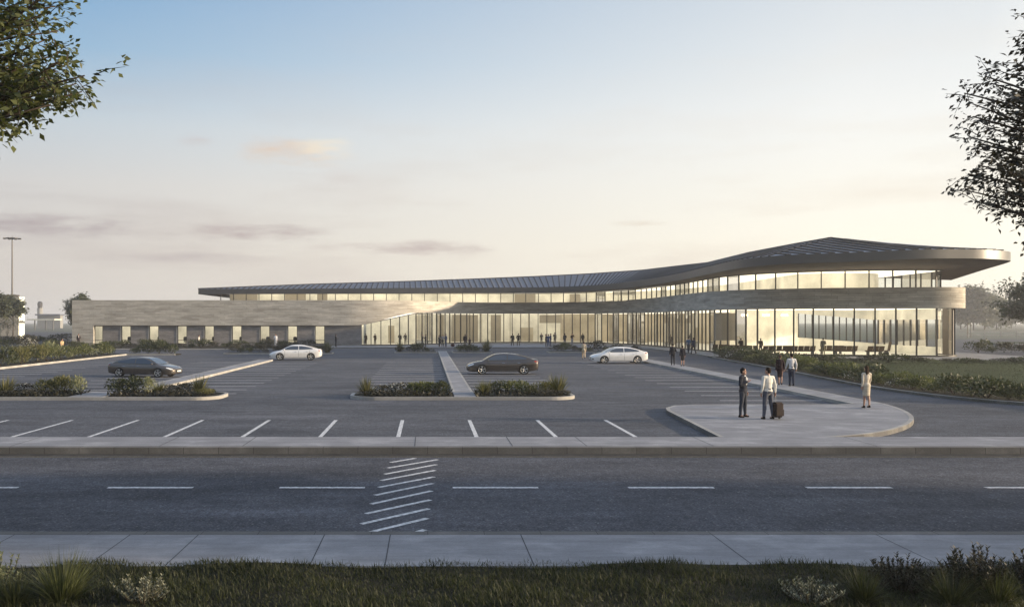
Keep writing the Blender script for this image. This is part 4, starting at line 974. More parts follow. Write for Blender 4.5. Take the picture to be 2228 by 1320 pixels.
tg_ = pxt([(x + 58, y - 24) for x, y in edge], 15.5, 18.5, 6) + pxt(inner, 15.0, 20.0, 7) + outside(blob_targets((13.9, 17.5, 7.8), (3.2, 3.5, 3.0), 60, 9), -999, 2290, -60)
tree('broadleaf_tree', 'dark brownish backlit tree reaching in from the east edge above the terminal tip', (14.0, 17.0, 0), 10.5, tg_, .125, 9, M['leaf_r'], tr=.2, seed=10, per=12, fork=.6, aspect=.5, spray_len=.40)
# east lawn tree, half out of view
tree('broadleaf_tree', 'mid sized tree at the east edge beyond the lawn, below the dark boughs', (80.5, 120, 0), 10, blob_targets((80.5, 120, 6.4), (5.6, 5.5, 3.7), 95, 12, -.7), .50, 15, M['leaf_far'], tr=.28, seed=13, per=9, aspect=.5, spray_len=1.0)
tree('broadleaf_tree', 'rounded tree rising behind the west corner of the stone wing', (-63.5, 170, 0), 8, blob_targets((-64.2, 170, 5.7), (2.7, 2.7, 2.9), 70, 14, -.8), .46, 13, M['leaf_far'], tr=.2, seed=15, per=9, aspect=.55, spray_len=.8)
tree('broadleaf_tree', 'spreading tree in front of the pale office block at the west edge', (at(28, 178), 178, 0), 8.2, blob_targets((at(20, 178), 178, 6.2), (2.9, 2.4, 2.2), 65, 16, -.6), .42, 12, M['leaf_far'], tr=.12, seed=17, per=9, aspect=.55, spray_len=.8)
tree('broadleaf_tree', 'taller tree cut by the west picture edge beside the pale office block', (at(-14, 165), 165, 0), 8.6, blob_targets((at(-14, 165), 165, 6.2), (3.2, 2.6, 2.4), 65, 18, -.6), .42, 12, M['leaf_far'], tr=.14, seed=19, per=9, aspect=.55, spray_len=.8)
tree('young_tree', 'thin young tree below the spreading tree at the west edge', (at(16, 175), 175, 0), 4.0, blob_targets((at(16, 175), 175, 3.2), (1.2, 1, .8), 14, 20), .4, 4, M['leaf_far'], tr=.06, seed=21, per=7, aspect=.45)
for i, (px, Y, hh, rr, lab) in enumerate(((2118, 400, 19.0, 10, 'hazy tree directly behind the east stone band end, tallest of the distant grove'), (2142, 420, 16.5, 9.5, 'hazy rounded tree second from the building in the distant grove'), (2168, 440, 14.0, 9.5, 'hazy low tree at the outer end of the distant grove'), (2200, 520, 15.5, 11, 'faint tree behind the distant grove, half hidden by the lawn tree'), (2090, 450, 17, 9.5, 'faint tree of the distant grove mostly hidden by the bronze corner column'))):
    tree('broadleaf_tree', lab, (at(px, Y), Y, 0), hh * .85, blob_targets((at(px, Y), Y, hh * .58), (rr * .8, rr * .8, hh * .36), 80, 30 + i), 1.5, 13, M['leaf_far'], tr=.3, seed=40 + i, per=8, aspect=.6, spray_len=2.4, group='hazy trees of the distant grove')
tree('broadleaf_tree', 'street tree outside the view whose crown shades the near traffic lane', (33, 13.6, 0), 9.5, blob_targets((33, 13.6, 6.6), (4.5, 2.8, 3.2), 130, 50), .34, 13, M['leaf_l'], tr=.22, seed=51, per=10, aspect=.6)
tree('broadleaf_tree', 'second street tree outside the view shading the near traffic lane', (45, 12.9, 0), 10, blob_targets((45, 12.9, 7.2), (4.5, 2.6, 3.4), 130, 52), .34, 13, M['leaf_l'], tr=.22, seed=53, per=10, aspect=.6)

# ------------------------------------------------------------------ verge in front of the camera
rng = np.random.default_rng(3)
def vz(x, y):
    return 0.045 + 0.022 * np.sin(x * .9 + 1) * np.sin(y * 1.3) + 0.02 * np.sin(x * 2.3 + y)
xs = np.linspace(-14, 17, 94); ys = np.linspace(8.5, 13.75, 20); b = MB()
for yy in ys:
    for xx in xs: b.v.append((xx, yy, float(vz(xx, yy)) - (0.10 if yy > 13.6 else 0)))
for j in range(len(ys) - 1):
    for i in range(len(xs) - 1): n0 = j * len(xs) + i; b.f.append((n0, n0 + 1, n0 + 1 + len(xs), n0 + len(xs))); b.mi.append(0)
struct(b.build('verge_soil', M['soil'], smooth=True))
n = 125000; X = rng.uniform(-10.5, 13, n); Yv = rng.uniform(9.8, 13.72, n)
edge_ = 13.52 + .10 * np.sin(X * 1.1) + .07 * np.sin(X * 3.7 + 1) + .04 * np.sin(X * 9)
keep = Yv < edge_ + rng.normal(0, .04, n); X, Yv = X[keep], Yv[keep]; n = len(X)
cl = .5 + .5 * np.sin(X * 2.1 + np.sin(Yv * 3)) * np.sin(Yv * 2.7 + X)
D = np.stack([rng.normal(-.12, .5, n), rng.normal(0, .38, n), np.ones(n)], 1)
V = blade_quads(np.stack([X, Yv, vz(X, Yv) - .02], 1), D, rng.uniform(.05, .13, n) * (.65 + .75 * cl), rng.uniform(.008, .017, n), .28, rng, 2)
g_ = link('verge_grass', quads_mesh('verge_grass', V), M['grassblade']); g_['kind'] = 'stuff'; g_['label'] = 'shaggy dark green and brown grass on the verge along the near pavement'; g_['category'] = 'grass'
nl = 42000; lx = rng.uniform(25, 66, nl); ly = rng.uniform(33, 79, nl); kx = np.interp(ly, kc[iL:, 1][::-1], kc[iL:, 0][::-1]); ok = (lx > kx + .4) & (ly < 90.5 - (lx - 31) * .448 - 12.2 + 11.5)
P_ = np.stack([lx, ly, np.full(nl, .12)], 1)[ok]; nk = len(P_)
lg = link('lawn_grass', quads_mesh('lawn_grass', blade_quads(P_, np.stack([rng.normal(-.1, .5, nk), rng.normal(0, .5, nk), np.ones(nk)], 1), rng.uniform(.03, .08, nk), rng.uniform(.02, .05, nk), .2, rng, 1)), M['grassblade']); tag(lg, 'mown dark green grass of the lawn in front of the lounge', 'grass', None, 'stuff')
def fg(name, label, cat, loc, parts, rz=0):
    o = empty(name, loc, rz); tag(o, label, cat)
    for nm, me, mt in parts: link(nm, me, M[mt], o)
    return o
def sprig_mesh(h, r, nst, per, ln, wd, seed):
    """upright leafy stems, the leaves whorled up each stem"""
    rng = np.random.default_rng(seed); P, D, NN = [], [], []; b = MB()
    for s in range(nst):
        a = rng.uniform(0, 2 * PI); rr = r * math.sqrt(rng.random()); tip = np.array([math.cos(a) * rr, math.sin(a) * rr, h * rng.uniform(.55, 1.0) * (1 - .35 * rr / r)])
        foot = tip * np.array([.25, .25, 0]); mid = (tip + foot) / 2 + np.array([tip[0], tip[1], 0]) * .15
        cur = np.array([foot * (1-u)**2 + mid * 2*u*(1-u) + tip * u*u for u in np.linspace(0, 1, 8)])
        b.tube([tuple(c) for c in cur], list(np.linspace(.008, .003, 8)), 4, cap=False)
        for k in range(per):
            u = .25 + .75 * k / (per - 1); c = np.array([np.interp(u, np.linspace(0, 1, 8), cur[:, q]) for q in range(3)]); w_ = k * 2.4 + rng.uniform(0, .6)
            P.append(c); D.append([math.cos(w_), math.sin(w_), rng.uniform(.25, 1.1) + u * .5]); NN.append([-math.cos(w_), -math.sin(w_), 1.2])
    nn = len(P)
    return quads_mesh('foliage', leaf_quads(np.array(P), np.array(D), np.array(NN), rng.uniform(.75, 1.2, nn) * ln, rng.uniform(.8, 1.2, nn) * wd)), b.mesh('stem')
f_, s_ = sprig_mesh(.80, .42, 78, 28, .066, .032, 1); fg('evergreen_shrub', 'tall dark leafy shrub with upright twigs on the near verge by the east corner', 'shrub', (at(2118, 12.0), 12.0, 0), [('foliage', f_, 'shrub_deep'), ('stem', s_, 'bark')])
f_, s_ = sprig_mesh(.86, .36, 64, 28, .066, .032, 2); fg('evergreen_shrub', 'dark leafy shrub cut by the bottom corner of the picture, east side', 'shrub', (at(2262, 11.9), 11.9, 0), [('foliage', f_, 'shrub_deep'), ('stem', s_, 'bark')])
f_, s_ = sprig_mesh(.55, .46, 70, 24, .062, .030, 3); fg('evergreen_shrub', 'lower dark shrub with two raised twigs beside the tall leafy shrub', 'shrub', (at(1965, 12.2), 12.2, 0), [('foliage', f_, 'shrub_deep'), ('stem', s_, 'bark')])
f_, s_ = sprig_mesh(.36, .42, 44, 22, .050, .022, 4); fg('sage_plant', 'grey leaved low plant in the grass near the bottom east edge', 'plant', (at(1762, 11.7), 11.7, 0), [('foliage', f_, 'sage'), ('stem', s_, 'bark')])
f_, s_ = sprig_mesh(.42, .40, 34, 24, .056, .026, 5); fg('sage_plant', 'silvery leaved plant beside the spiky grass tuft on the near verge', 'plant', (at(312, 11.75), 11.75, 0), [('foliage', f_, 'sage'), ('stem', s_, 'bark')])
f_, s_ = sprig_mesh(.80, .36, 34, 26, .060, .030, 6); fg('leafy_shrub', 'pale leaved shrub cut by the west picture edge on the near verge', 'shrub', (at(-14, 12.0), 12.0, 0), [('foliage', f_, 'shrub_pale'), ('stem', s_, 'bark')])
fg('grass_tuft', 'large arching green grass tuft on the near verge at the bottom west corner', 'grass', (at(135, 11.75), 11.75, 0), [('leaves', blade_mesh('leaves', .70, .55, 560, .011, 61, .10, .9, 4), 'tuft_dark')])
for px, Y, r, h, sd, lab in ((1880, 11.75, .5, .4, 62, 'dull brown grass tuft between grey plant and low dark shrub'), (2070, 11.6, .5, .46, 63, 'brown grass tuft at the foot of the tall leafy shrub'), (2170, 11.6, .5, .42, 64, 'brown grass tuft between the two dark leafy shrubs'), (30, 11.6, .5, .36, 65, 'short grass tuft under the pale shrub at the west edge')):
    fg('grass_tuft', lab, 'grass', (at(px, Y), Y, 0), [('leaves', blade_mesh('leaves', r, h, 360, .010, sd, .12, .88, 4), 'grassblade')])

# ------------------------------------------------------------------ cars
def I(x, tab): return float(np.interp(x, [t[0] for t in tab], [t[1] for t in tab]))
HW = [(-2.46,.60),(-2.42,.72),(-2.3,.82),(-2.0,.895),(-1.4,.925),(0,.93),(1.3,.92),(1.8,.89),(2.15,.80),(2.33,.68),(2.42,.54),(2.46,.40)]
ZT = [(-2.46,.80),(-2.42,.96),(-2.3,1.02),(-2.0,1.03),(-1.2,.98),(0,.945),(.9,.935),(1.3,.925),(1.8,.84),(2.15,.745),(2.33,.66),(2.42,.60),(2.46,.54)]
ZB = [(-2.46,.42),(-2.3,.33),(-2.0,.25),(-1.4,.20),(1.4,.19),(2.0,.20),(2.35,.24),(2.46,.32)]
RZ = [(-2.12,1.035),(-1.8,1.15),(-1.4,1.27),(-.9,1.375),(-.4,1.425),(0,1.43),(.3,1.405),(.6,1.33),(.9,1.19),(1.2,1.02),(1.38,.93)]
def smooth_tab(tab): return [(float(x), float(v)) for x, v in spline(tab, n=90)[0]]
HW, ZT, ZB, RZ = map(smooth_tab, (HW, ZT, ZB, RZ))
def body_y(x, z):
    hw, zt, zb = I(x, HW), I(x, ZT), I(x, ZB); t = (z - zb) / max(zt - zb, .01)
    return hw * float(np.interp(t, [0, .12, .3, .55, .68, .80, .92, 1], [.93, .965, .985, 1.0, .995, .965, .90, .82]))
def cabin_y(x, z):
    zb, zr = I(x, ZT), I(x, RZ); hb = I(x, HW) * .84; hr = hb * .77; t = min(1, max(0, (z - zb) / (1.43 - zb)))
    return hb + (hr - hb) * t ** 1.15
PAINTS = {}
def car_paint(name, col, metal, coat=1.0, rough=.35):
    m, nt, out = new_mat(name); v = pos(nt, obj=True); f = noise(nt, v, 3.0, 4)
    princ(nt, out, ramp(nt, f, [(.3, tuple(c * .93 for c in col)), (.7, tuple(c * 1.05 for c in col))]), rough, metal, **{'Coat Weight': coat, 'Coat Roughness': .04}); return m
M['paint_white'] = car_paint('car_paint_white', (.66, .65, .63), 0.0)
M['paint_dark'] = car_paint('car_paint_brown', (.045, .036, .030), .45)
M['paint_grey'] = car_paint('car_paint_grey', (.075, .062, .050), .5)
M['car_glass_sky'] = plain('car_glass_sky', (.045, .060, .085), .04, **{'Specular IOR Level': .8})  # bluish base colour stands in for sky mirrored in the panes
M['tyre'] = plain('tyre', (.018, .018, .018), .85); M['rim'] = plain('rim_alloy', (.55, .54, .52), .3, .9)
M['black'] = plain('black_trim', (.012, .012, .012), .5); M['red_lens'] = plain('red_lens', (.22, .02, .012), .15); M['lamp_lens'] = plain('lamp_lens', (.75, .78, .80), .08, **{'Specular IOR Level': .8})
M['chrome'] = plain('chrome', (.7, .7, .7), .15, 1.0); M['plate'] = plain('plate', (.6, .6, .57), .5)
def arch_cut(me_obj, cut_obj):
    md = me_obj.modifiers.new('b', 'BOOLEAN'); md.object = cut_obj; md.operation = 'DIFFERENCE'; md.solver = 'EXACT'
    dg = bpy.context.evaluated_depsgraph_get(); return bpy.data.meshes.new_from_object(me_obj.evaluated_get(dg))
def make_car(name, label, paint, loc, rz):
    o = empty(name, loc, rz); tag(o, label, 'car', 'cars parked in the lot')
    xs_ = np.concatenate([np.linspace(-2.46, -2.0, 12), np.linspace(-1.93, 1.9, 44), np.linspace(1.97, 2.46, 12)])
    b = MB(); tl = [0, .06, .14, .3, .45, .55, .62, .68, .76, .85, .93, 1.0]; k = len(tl); nrow = 2 * k + 2
    for x in xs_:
        zb, zt = I(x, ZB), I(x, ZT); ring = [(x, body_y(x, zb + t * (zt - zb)), zb + t * (zt - zb)) for t in tl] + [(x, body_y(x, zt) * .55, zt + .018)]
        b.v += [(p[0], -p[1], p[2]) for p in ring] + [(p[0], p[1], p[2]) for p in reversed(ring)]
    for i in range(len(xs_) - 1):
        for j in range(nrow): b.f.append((i*nrow + j, (i+1)*nrow + j, (i+1)*nrow + (j+1) % nrow, i*nrow + (j+1) % nrow)); b.mi.append(0)
    b.f += [tuple(range(nrow)), tuple(range((len(xs_)-1)*nrow, len(xs_)*nrow))]; b.mi += [0, 0]
    raw = b.build('body_raw', [M[paint], M['black']]); c = MB()
    for x in (1.42, -1.46):
        for s in (-1, 1): c.lathe([(0.001, 0), (.385, 0), (.385, .34), (.001, .34)], (x, s * .95 - .17, .335), 'Y', 28)
    cut = c.build('cutter', [M['black'], M['black']]); cut.data.polygons.foreach_set('material_index', [1] * len(cut.data.polygons))
    me = arch_cut(raw, cut); bpy.data.objects.remove(raw); bpy.data.objects.remove(cut)
    body = link('body', me, None, o); me.polygons.foreach_set('use_smooth', [True] * len(me.polygons))
    me.set_sharp_from_angle(angle=R(38))
    # cabin
    b = MB(); xs2 = np.linspace(-2.12, 1.36, 40); k2 = 7
    for x in xs2:
        zb, zr = I(x, ZT) - .03, max(I(x, RZ), I(x, ZT) - .02); ring = []
        for t in (0, .25, .5, .75, .92): z = zb + (zr - .03 - zb) * t; ring.append((x, cabin_y(x, z), z))
        yy = cabin_y(x, zr); ring += [(x, yy * .86, zr), (x, yy * .5, zr + .015), (x, 0, zr + .02)]
        b.v += [(p[0], -p[1], p[2]) for p in ring] + [(p[0], p[1], p[2]) for p in reversed(ring[:-1])]
    nr = 15
    for i in range(len(xs2) - 1):
        for j in range(nr - 1): b.f.append((i*nr + j, (i+1)*nr + j, (i+1)*nr + j + 1, i*nr + j + 1)); b.mi.append(0)
    b.build('roof', M[paint], o, True)
    def side_strip(xa, xb, zlo, zhi, nm, mt, parent, off=.006, s=1, n=18, fn=cabin_y):
        q = MB()
        for i in range(n + 1):
            x = xa + (xb - xa) * i / n
            for t in (0, .5, 1): z = zlo(x) + (zhi(x) - zlo(x)) * t; q.v.append((x, s * (fn(x, z) + off), z))
            if i:
                for t in (0, 1): q.f.append((3*i - 3 + t, 3*i + t, 3*i + t + 1, 3*i - 2 + t)); q.mi.append(0)
        return q.build(nm, M[mt], parent, True)
    win_lo = lambda x: I(x, ZT) + .045
    win_hi = lambda x: max(win_lo(x) + .004, min(I(x, RZ) - .075, 1.335 + .0 * x))
    for s in (-1, 1):
        side_strip(-.28, 1.02, win_lo, win_hi, 'side_window', 'car_glass_sky', o, s=s); side_strip(-1.62, -.35, win_lo, win_hi, 'side_window', 'car_glass_sky', o, s=s)
        for xd in (.98, -.31, -1.33):
            d = MB(); zz = np.linspace(.32, I(xd, ZT) - .06, 8)
            for z in zz: y = body_y(xd, z) + .003; d.v += [(xd - .008, s * y, z), (xd + .008, s * y, z)]
            d.f = [(2*i, 2*i+1, 2*i+3, 2*i+2) for i in range(7)]; d.mi = [0] * 7; d.build('door_gap', M['black'], o)
        for xh in (-.12, -1.18): h_ = MB(); h_.capsule((xh, s * (body_y(xh, .80) + .012), .80), (xh + .17, s * (body_y(xh, .80) + .012), .805), .014, n=6); h_.build('door_handle', M['chrome'], o)
        mr = MB(); mr.ell((1.02, s * .98, 1.0), (.085, .10, .062), 10, 7); mr.tube([(1.0, s * .84, .96), (1.01, s * .94, .98)], .02, 6); mr.build('mirror', M[paint], o, True)
        side_strip(-1.0, 1.02, lambda x: .235, lambda x: .275, 'sill_trim', 'chrome', o, .004, s, 10, body_y)
        hl = MB(); q = []
        for x, z0, z1 in ((1.98, .70, .735), (2.12, .645, .705), (2.25, .60, .665), (2.35, .565, .625)): q += [(x, s * (body_y(x, z0) + .008), z0), (x, s * (body_y(x, z1) + .008), z1)]
        hl.add(q, [(0, 2, 3, 1), (2, 4, 5, 3), (4, 6, 7, 5)]); hl.build('headlight', M['lamp_lens'], o, True)
        tl_ = MB(); q = []
        for x, z0, z1 in ((-2.14, .90, .94), (-2.28, .82, .95), (-2.38, .80, .93), (-2.44, .79, .90)): q += [(x, s * (body_y(x, z0) + .008), z0), (x, s * (body_y(x, z1) + .008), z1)]
        tl_.add(q, [(0, 2, 3, 1), (2, 4, 5, 3), (4, 6, 7, 5)]); tl_.build('tail_light', M['red_lens'], o, True)
    def top_strip(xa, xb, f, nm, n=12):
        q = MB()
        for i in range(n + 1):
            x = xa + (xb - xa) * i / n; z = I(x, RZ); y = cabin_y(x, z)
            for t in (-1, -.5, 0, .5, 1): q.v.append((x, y * f * t, z + .022 + (0 if abs(t) < .9 else -.008)))
            if i:
                for t in range(4): q.f.append((5*i - 5 + t, 5*i + t, 5*i + t + 1, 5*i - 4 + t)); q.mi.append(0)
        return q.build(nm, M['car_glass_sky'], o, True)
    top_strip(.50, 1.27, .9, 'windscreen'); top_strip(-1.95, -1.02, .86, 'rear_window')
    gq = MB(); gq.box(2.40, -.36, .36, 2.475, .36, .56); go = gq.build('grille', M['black'], o)
    for zz in (.40, .45, .50): s2 = MB(); s2.box(2.474, -.34, zz, 2.482, .34, zz + .012); s2.build('grille_bar', M['chrome'], go)
    for s in (-1, 1): a_ = MB(); a_.rbox((2.33, s * .60, .40), (.10, .20, .09), s * .6); a_.build('air_intake', M['black'], o)
    for x, z in ((2.484, .40), (-2.47, .62)): p_ = MB(); p_.box(min(x, x + .008), -.25, z, max(x, x + .008), .25, z + .11); p_.build('plate', M['plate'], o)
    bp = MB(); bp.box(-2.40, -.62, .28, -2.36, .62, .36); bp.build('bumper_trim', M['black'], o)
    for x in (1.42, -1.46):
        for s in (-1, 1):
            t_ = MB(); y = s * .80
            t_.lathe([(.25, -.11), (.315, -.115), (.337, -.09), (.342, 0), (.337, .09), (.315, .115), (.25, .11), (.25, -.11)], (x, y, .342), 'Y', 30); wheel = t_.build('wheel', M['tyre'], o, True)
            r_ = MB(); r_.lathe([(.262, s * .10), (.250, s * .112), (.235, s * .10), (.232, -s * .08), (.255, -s * .1)], (x, y, .342), 'Y', 30); r_.lathe([(.001, s * .085), (.055, s * .085), (.06, s * .05)], (x, y, .342), 'Y', 14)
            for kk in range(5):
                a = kk * 2 * PI / 5 + .3
                for da in (-.12, .12):
                    p0 = Vector((x + .045 * math.cos(a), y + s * .075, .342 + .045 * math.sin(a))); p1 = Vector((x + .24 * math.cos(a + da), y + s * .085, .342 + .24 * math.sin(a + da))); r_.tube([p0, p1], [.022, .017], 6)
            r_.build('rim', M['rim'], wheel, True)
            dk = MB(); dk.lathe([(.001, s * .02), (.235, s * .02)], (x, y, .342), 'Y', 24); dk.build('brake_disc', M['black'], wheel)
    return o
make_car('parked_car', 'grey fastback sedan seen from its front corner beside the raised west footpath', 'paint_grey', (at(313, 60.2), 60.6, 0), R(-14)).scale = (.98, .98, .89)
make_car('parked_car', 'white sedan behind the end of the raised west footpath, tail towards the entrance', 'paint_white', (at(642, 86.5), 87.0, 0), R(180 + 4))
make_car('parked_car', 'dark brown sedan parked behind the middle island, close to the footpath', 'paint_dark', (at(1093, 63.2), 63.6, 0), R(180))
make_car('parked_car', 'white sedan parked at the east footpath near the walking woman in tan', 'paint_white', (at(1348, 79.4), 80.0, 0), R(180 + 3))
# ------------------------------------------------------------------ people
def remesh(b, voxel, smooth=2, name='body'):
    me = b.mesh('tmp', False); o = bpy.data.objects.new('tmp', me); COL.objects.link(o)
    md = o.modifiers.new('r', 'REMESH'); md.mode = 'VOXEL'; md.voxel_size = voxel
    if smooth: s = o.modifiers.new('s', 'SMOOTH'); s.factor = .5; s.iterations = smooth
    dg = bpy.context.evaluated_depsgraph_get(); dg.update(); out = bpy.data.meshes.new_from_object(o.evaluated_get(dg)); out.name = name
    bpy.data.objects.remove(o); bpy.data.meshes.remove(me)
    out.polygons.foreach_set('use_smooth', [True] * len(out.polygons)); return out
def V3(*a): return Vector(a)
LEG = {'stand': ((.10, .01, .50), (.115, .02, .09), (.10, .0, .50), (.11, -.01, .09)),
       'wide': ((.125, -.02, .50), (.17, .0, .09), (.125, .01, .50), (.17, .03, .09)),
       'walk': ((.10, -.14, .52), (.10, -.27, .10), (.09, .05, .50), (.09, .30, .17)),
       'cross': ((.06, -.05, .50), (.03, -.12, .10), (.08, .03, .50), (.06, .10, .13))}
ARM = {'down': ((.235, .03, 1.15), (.245, -.02, .90)), 'swing': ((.235, .08, 1.16), (.24, .04, .91)), 'fwd': ((.23, -.05, 1.16), (.23, -.16, .94)),
       'bent': ((.25, .02, 1.15), (.10, -.20, 1.20)), 'chest': ((.245, .0, 1.16), (.05, -.17, 1.27)), 'phone': ((.27, -.13, 1.27), (.13, -.13, 1.53)), 'handle': ((.25, .05, 1.15), (.27, .02, .905)),
       'hip': ((.31, .05, 1.17), (.19, -.06, 1.00)), 'fold': ((.24, -.02, 1.16), (-.04, -.19, 1.17))}
def build_person_meshes(legs='stand', armL='down', armR='down', female=False, garment='trousers', jacket=False, hair='short', near=False, bag=None, turn=0.0, nod=0.0):
    vx = .0085 if near else .014
    sw = .185 if not female else .165; hw = .085 if not female else .09
    kl, al, kr, ar = [Vector(p) for p in LEG[legs]]
    kr.x, ar.x = -kr.x, -ar.x
    hipL, hipR = V3(hw, 0, .92), V3(-hw, 0, .92)
    eL, wL = [Vector(p) for p in ARM[armL]]; eR, wR = [Vector(p) for p in ARM[armR]]
    eR.x, wR.x = -eR.x, -wR.x
    if female: eL.x *= .9; eR.x *= .9; wL.x *= .93; wR.x *= .93
    sL, sR = V3(sw, .01, 1.42), V3(-sw, .01, 1.42)
    def torso(b, g, hem=None):
        ch = .128 if not female else .112; wa = .112 if not female else .088; hp = .112 if not female else .122
        b.ell((0, .0, 1.30), (ch * 1.36 + g, ch * .86 + g, .20 + g)); b.ell((0, 0, 1.13), (wa * 1.25 + g, wa * .90 + g, .20)); b.ell((0, .01, .95), (hp * 1.36 + g, hp * .95 + g, .135 + g))
        b.capsule(V3(-sw * .8, .01, 1.415), V3(sw * .8, .01, 1.415), .062 + g, n=12); b.capsule(V3(0, .015, 1.38), V3(0, .012, 1.46), .085 + g, .058 + g)
        if female: b.ell((.062, -.085, 1.28), (.06 + g, .058 + g, .06)); b.ell((-.062, -.085, 1.28), (.06 + g, .058 + g, .06))
    def legsf(b, g, down=1.0, thin=1.0):
        for h, k, a in ((hipL, kl, al), (hipR, kr, ar)):
            b.capsule(h + V3(0, 0, -.02), k, (.088 if not female else .085) * thin + g, .055 * thin + g); b.capsule(k, k + (a - k) * .38 + V3(0, .012, 0), .052 * thin + g, .054 * thin + g)
            e = k + (a - k) * down; b.capsule(k + (a - k) * .38 + V3(0, .012, 0), e, .052 * thin + g, (.036 + .016 * (1 - down)) * thin + g)
    def arms(b, g, upto=1.0, k=1.0):
        for s, e, w in ((sL, eL, wL), (sR, eR, wR)):
            b.capsule(s, e, (.052 if not female else .043) * k + g, (.040 if not female else .034) * k + g)
            if upto > .1: b.capsule(e, e + (w - e) * upto, (.040 if not female else .034) * k + g, .027 * k + g + .004 * (1 - upto))
    skin = MB(); torso(skin, -.012); legsf(skin, -.006); arms(skin, -.004)
    rot = Matrix.Rotation(turn, 3, 'Z') @ Matrix.Rotation(nod, 3, 'X'); hc = V3(0, -.01, 1.635)
    def H(x, y, z): return hc + rot @ V3(x, y, z)
    skin.capsule(V3(0, .018, 1.44), hc + V3(0, .012, -.06), .052 if not female else .044, .050 if not female else .042)
    skin.ell(tuple(H(0, .008, .025)), (.074, .094, .100), 18, 12, turn, nod); skin.ell(tuple(H(0, -.022, -.050)), (.056, .066, .062), 16, 10, turn, nod)
    skin.capsule(H(0, -.084, .012), H(0, -.106, -.026), .010, .015, 8); skin.capsule(H(-.016, -.084, -.060), H(.016, -.084, -.060), .010, n=6); skin.ell(tuple(H(0, -.076, -.092)), (.026, .02, .018), 8, 6)
    for s in (-1, 1): skin.ell(tuple(H(s * .076, .012, -.005)), (.013, .022, .034), 8, 6); skin.ell(tuple(H(s * .030, -.068, .032)), (.026, .02, .012), 8, 6)
    # hands: palm, four fingers of different lengths, thumb leaving the side of the palm
    for s, e, w in ((1, eL, wL), (-1, eR, wR)):
        d = (w - e).normalized(); up = V3(-s, 0, 0) if abs(d.z) > .7 else V3(0, 0, 1)
        f = d.cross(up).normalized(); palm = w + d * .085; nrm = f.cross(d).normalized()
        skin.capsule(w, w + d * .03, .026, .028, 8)
        for k in range(3): o_ = f * (k - 1) * .022; skin.capsule(w + d * .02 + o_ * .7, palm + o_, .019, .017, 8)
        curl = nrm * (.020 if legs else 0)
        for k, ln in enumerate((.068, .078, .074, .058)):
            q = palm + f * (k - 1.5) * .0205; m1 = q + d * ln * .5 + curl * .35; m2 = m1 + d * ln * .38 + curl * .9
            skin.capsule(q, m1, .0098, .0090, 8); skin.capsule(m1, m2, .0090, .0078, 8)
        tb = w + d * .035 + f * (-.032); t1 = tb + d * .03 + f * -.028 + curl * .5; skin.capsule(w + d * .03, tb, .016, .014, 8); skin.capsule(tb, t1, .0125, .011, 8); skin.capsule(t1, t1 + d * .03 + f * -.006 + curl * .5, .0105, .009, 8)
    for a, k in ((al, kl), (ar, kr)): skin.capsule(a, a + V3(0, -.10, -.055), .034, .028, 8)
    P = [('body', remesh(skin, vx if near else .011, 1), 'skin')]
    if garment == 'trousers':
        b = MB(); legsf(b, .014, .97); b.ell((0, .008, .935), (.155 + (.01 if female else 0), .118, .12)); b.capsule(V3(0, 0, .99), V3(0, 0, 1.0), .118, n=14); P.append(('trousers', remesh(b, vx * 1.2, 2, 'trousers'), 'lower'))
    else:
        b = MB(); kk = (kl + kr) / 2; hem = .56 if garment == 'dress' else .54
        for i in range(7):
            t = i / 6; z = .96 + (hem - .96) * t; c = V3(0, 0, 0) * (1 - t) + V3(0, kk.y, 0) * t * .8; b.ell((c.x, c.y + .005, z), (.172 - .018 * t, .135 - .012 * t, .07))
        P.append(('skirt', remesh(b, vx * 1.2, 3, 'skirt'), 'lower'))
    b = MB(); torso(b, .008 if not jacket else .022)
    if jacket: b.ell((0, .005, .93), (.185, .138, .16)); b.ell((0, .0, 1.10), (.168, .125, .2))
    elif garment == 'dress': b.ell((0, 0, .96), (.172, .13, .1))
    arms(b, .011 if not jacket else .017, .93, 1.0)
    P.append(('jacket' if jacket else 'shirt', remesh(b, vx * 1.2, 2, 'top'), 'upper'))
    if jacket and not female:
        b = MB(); b.ell((0, -.118, 1.30), (.058, .036, .15)); b.capsule(V3(-.03, -.06, 1.47), V3(.03, -.06, 1.47), .03); P.append(('shirt_front', remesh(b, vx, 1, 'shirt_front'), 'white_shirt'))
    b = MB()
    for a in (al, ar): b.capsule(a + V3(0, .045, -.058), a + V3(0, -.12, -.062), .034, .030, 10); b.capsule(a + V3(0, .02, -.02), a + V3(0, .02, -.05), .042, .04, 10)
    me = remesh(b, vx, 1, 'shoes')
    P.append(('shoes', me, 'shoe'))
    b = MB(); b.ell(tuple(H(0, .022, .048)), (.084, .096, .092), 16, 10, turn, nod); b.ell(tuple(H(0, .055, -.005)), (.074, .058, .075), 14, 9, turn, nod)
    if hair == 'long': b.ell(tuple(H(0, .065, -.11)), (.082, .05, .17), 14, 10); b.ell(tuple(H(.02, .07, -.22)), (.055, .038, .13), 12, 8)
    if hair == 'bun': b.ell(tuple(H(0, .12, .03)), (.04, .04, .04), 10, 8)
    P.append(('hair', remesh(b, vx, 1, 'hair'), 'hair'))
    if near:
        b = MB()
        for s in (-1, 1): b.ell(tuple(H(s * .030, -.080, .016)), (.013, .009, .008), 8, 6)
        P.append(('eyes', b.mesh('eyes'), 'eye'))
    if bag == 'shoulder':
        b = MB(); b.rbox((-.25, .02, .86), (.10, .30, .24)); b.tube([(-.2, .0, 1.44), (-.26, -.09, 1.2), (-.26, -.10, .97)], .012, 6); b.tube([(-.2, .0, 1.44), (-.26, .09, 1.2), (-.26, .12, .97)], .012, 6)
        P.append(('bag', b.mesh('bag'), 'bag'))
    return P
CLOTH = {}
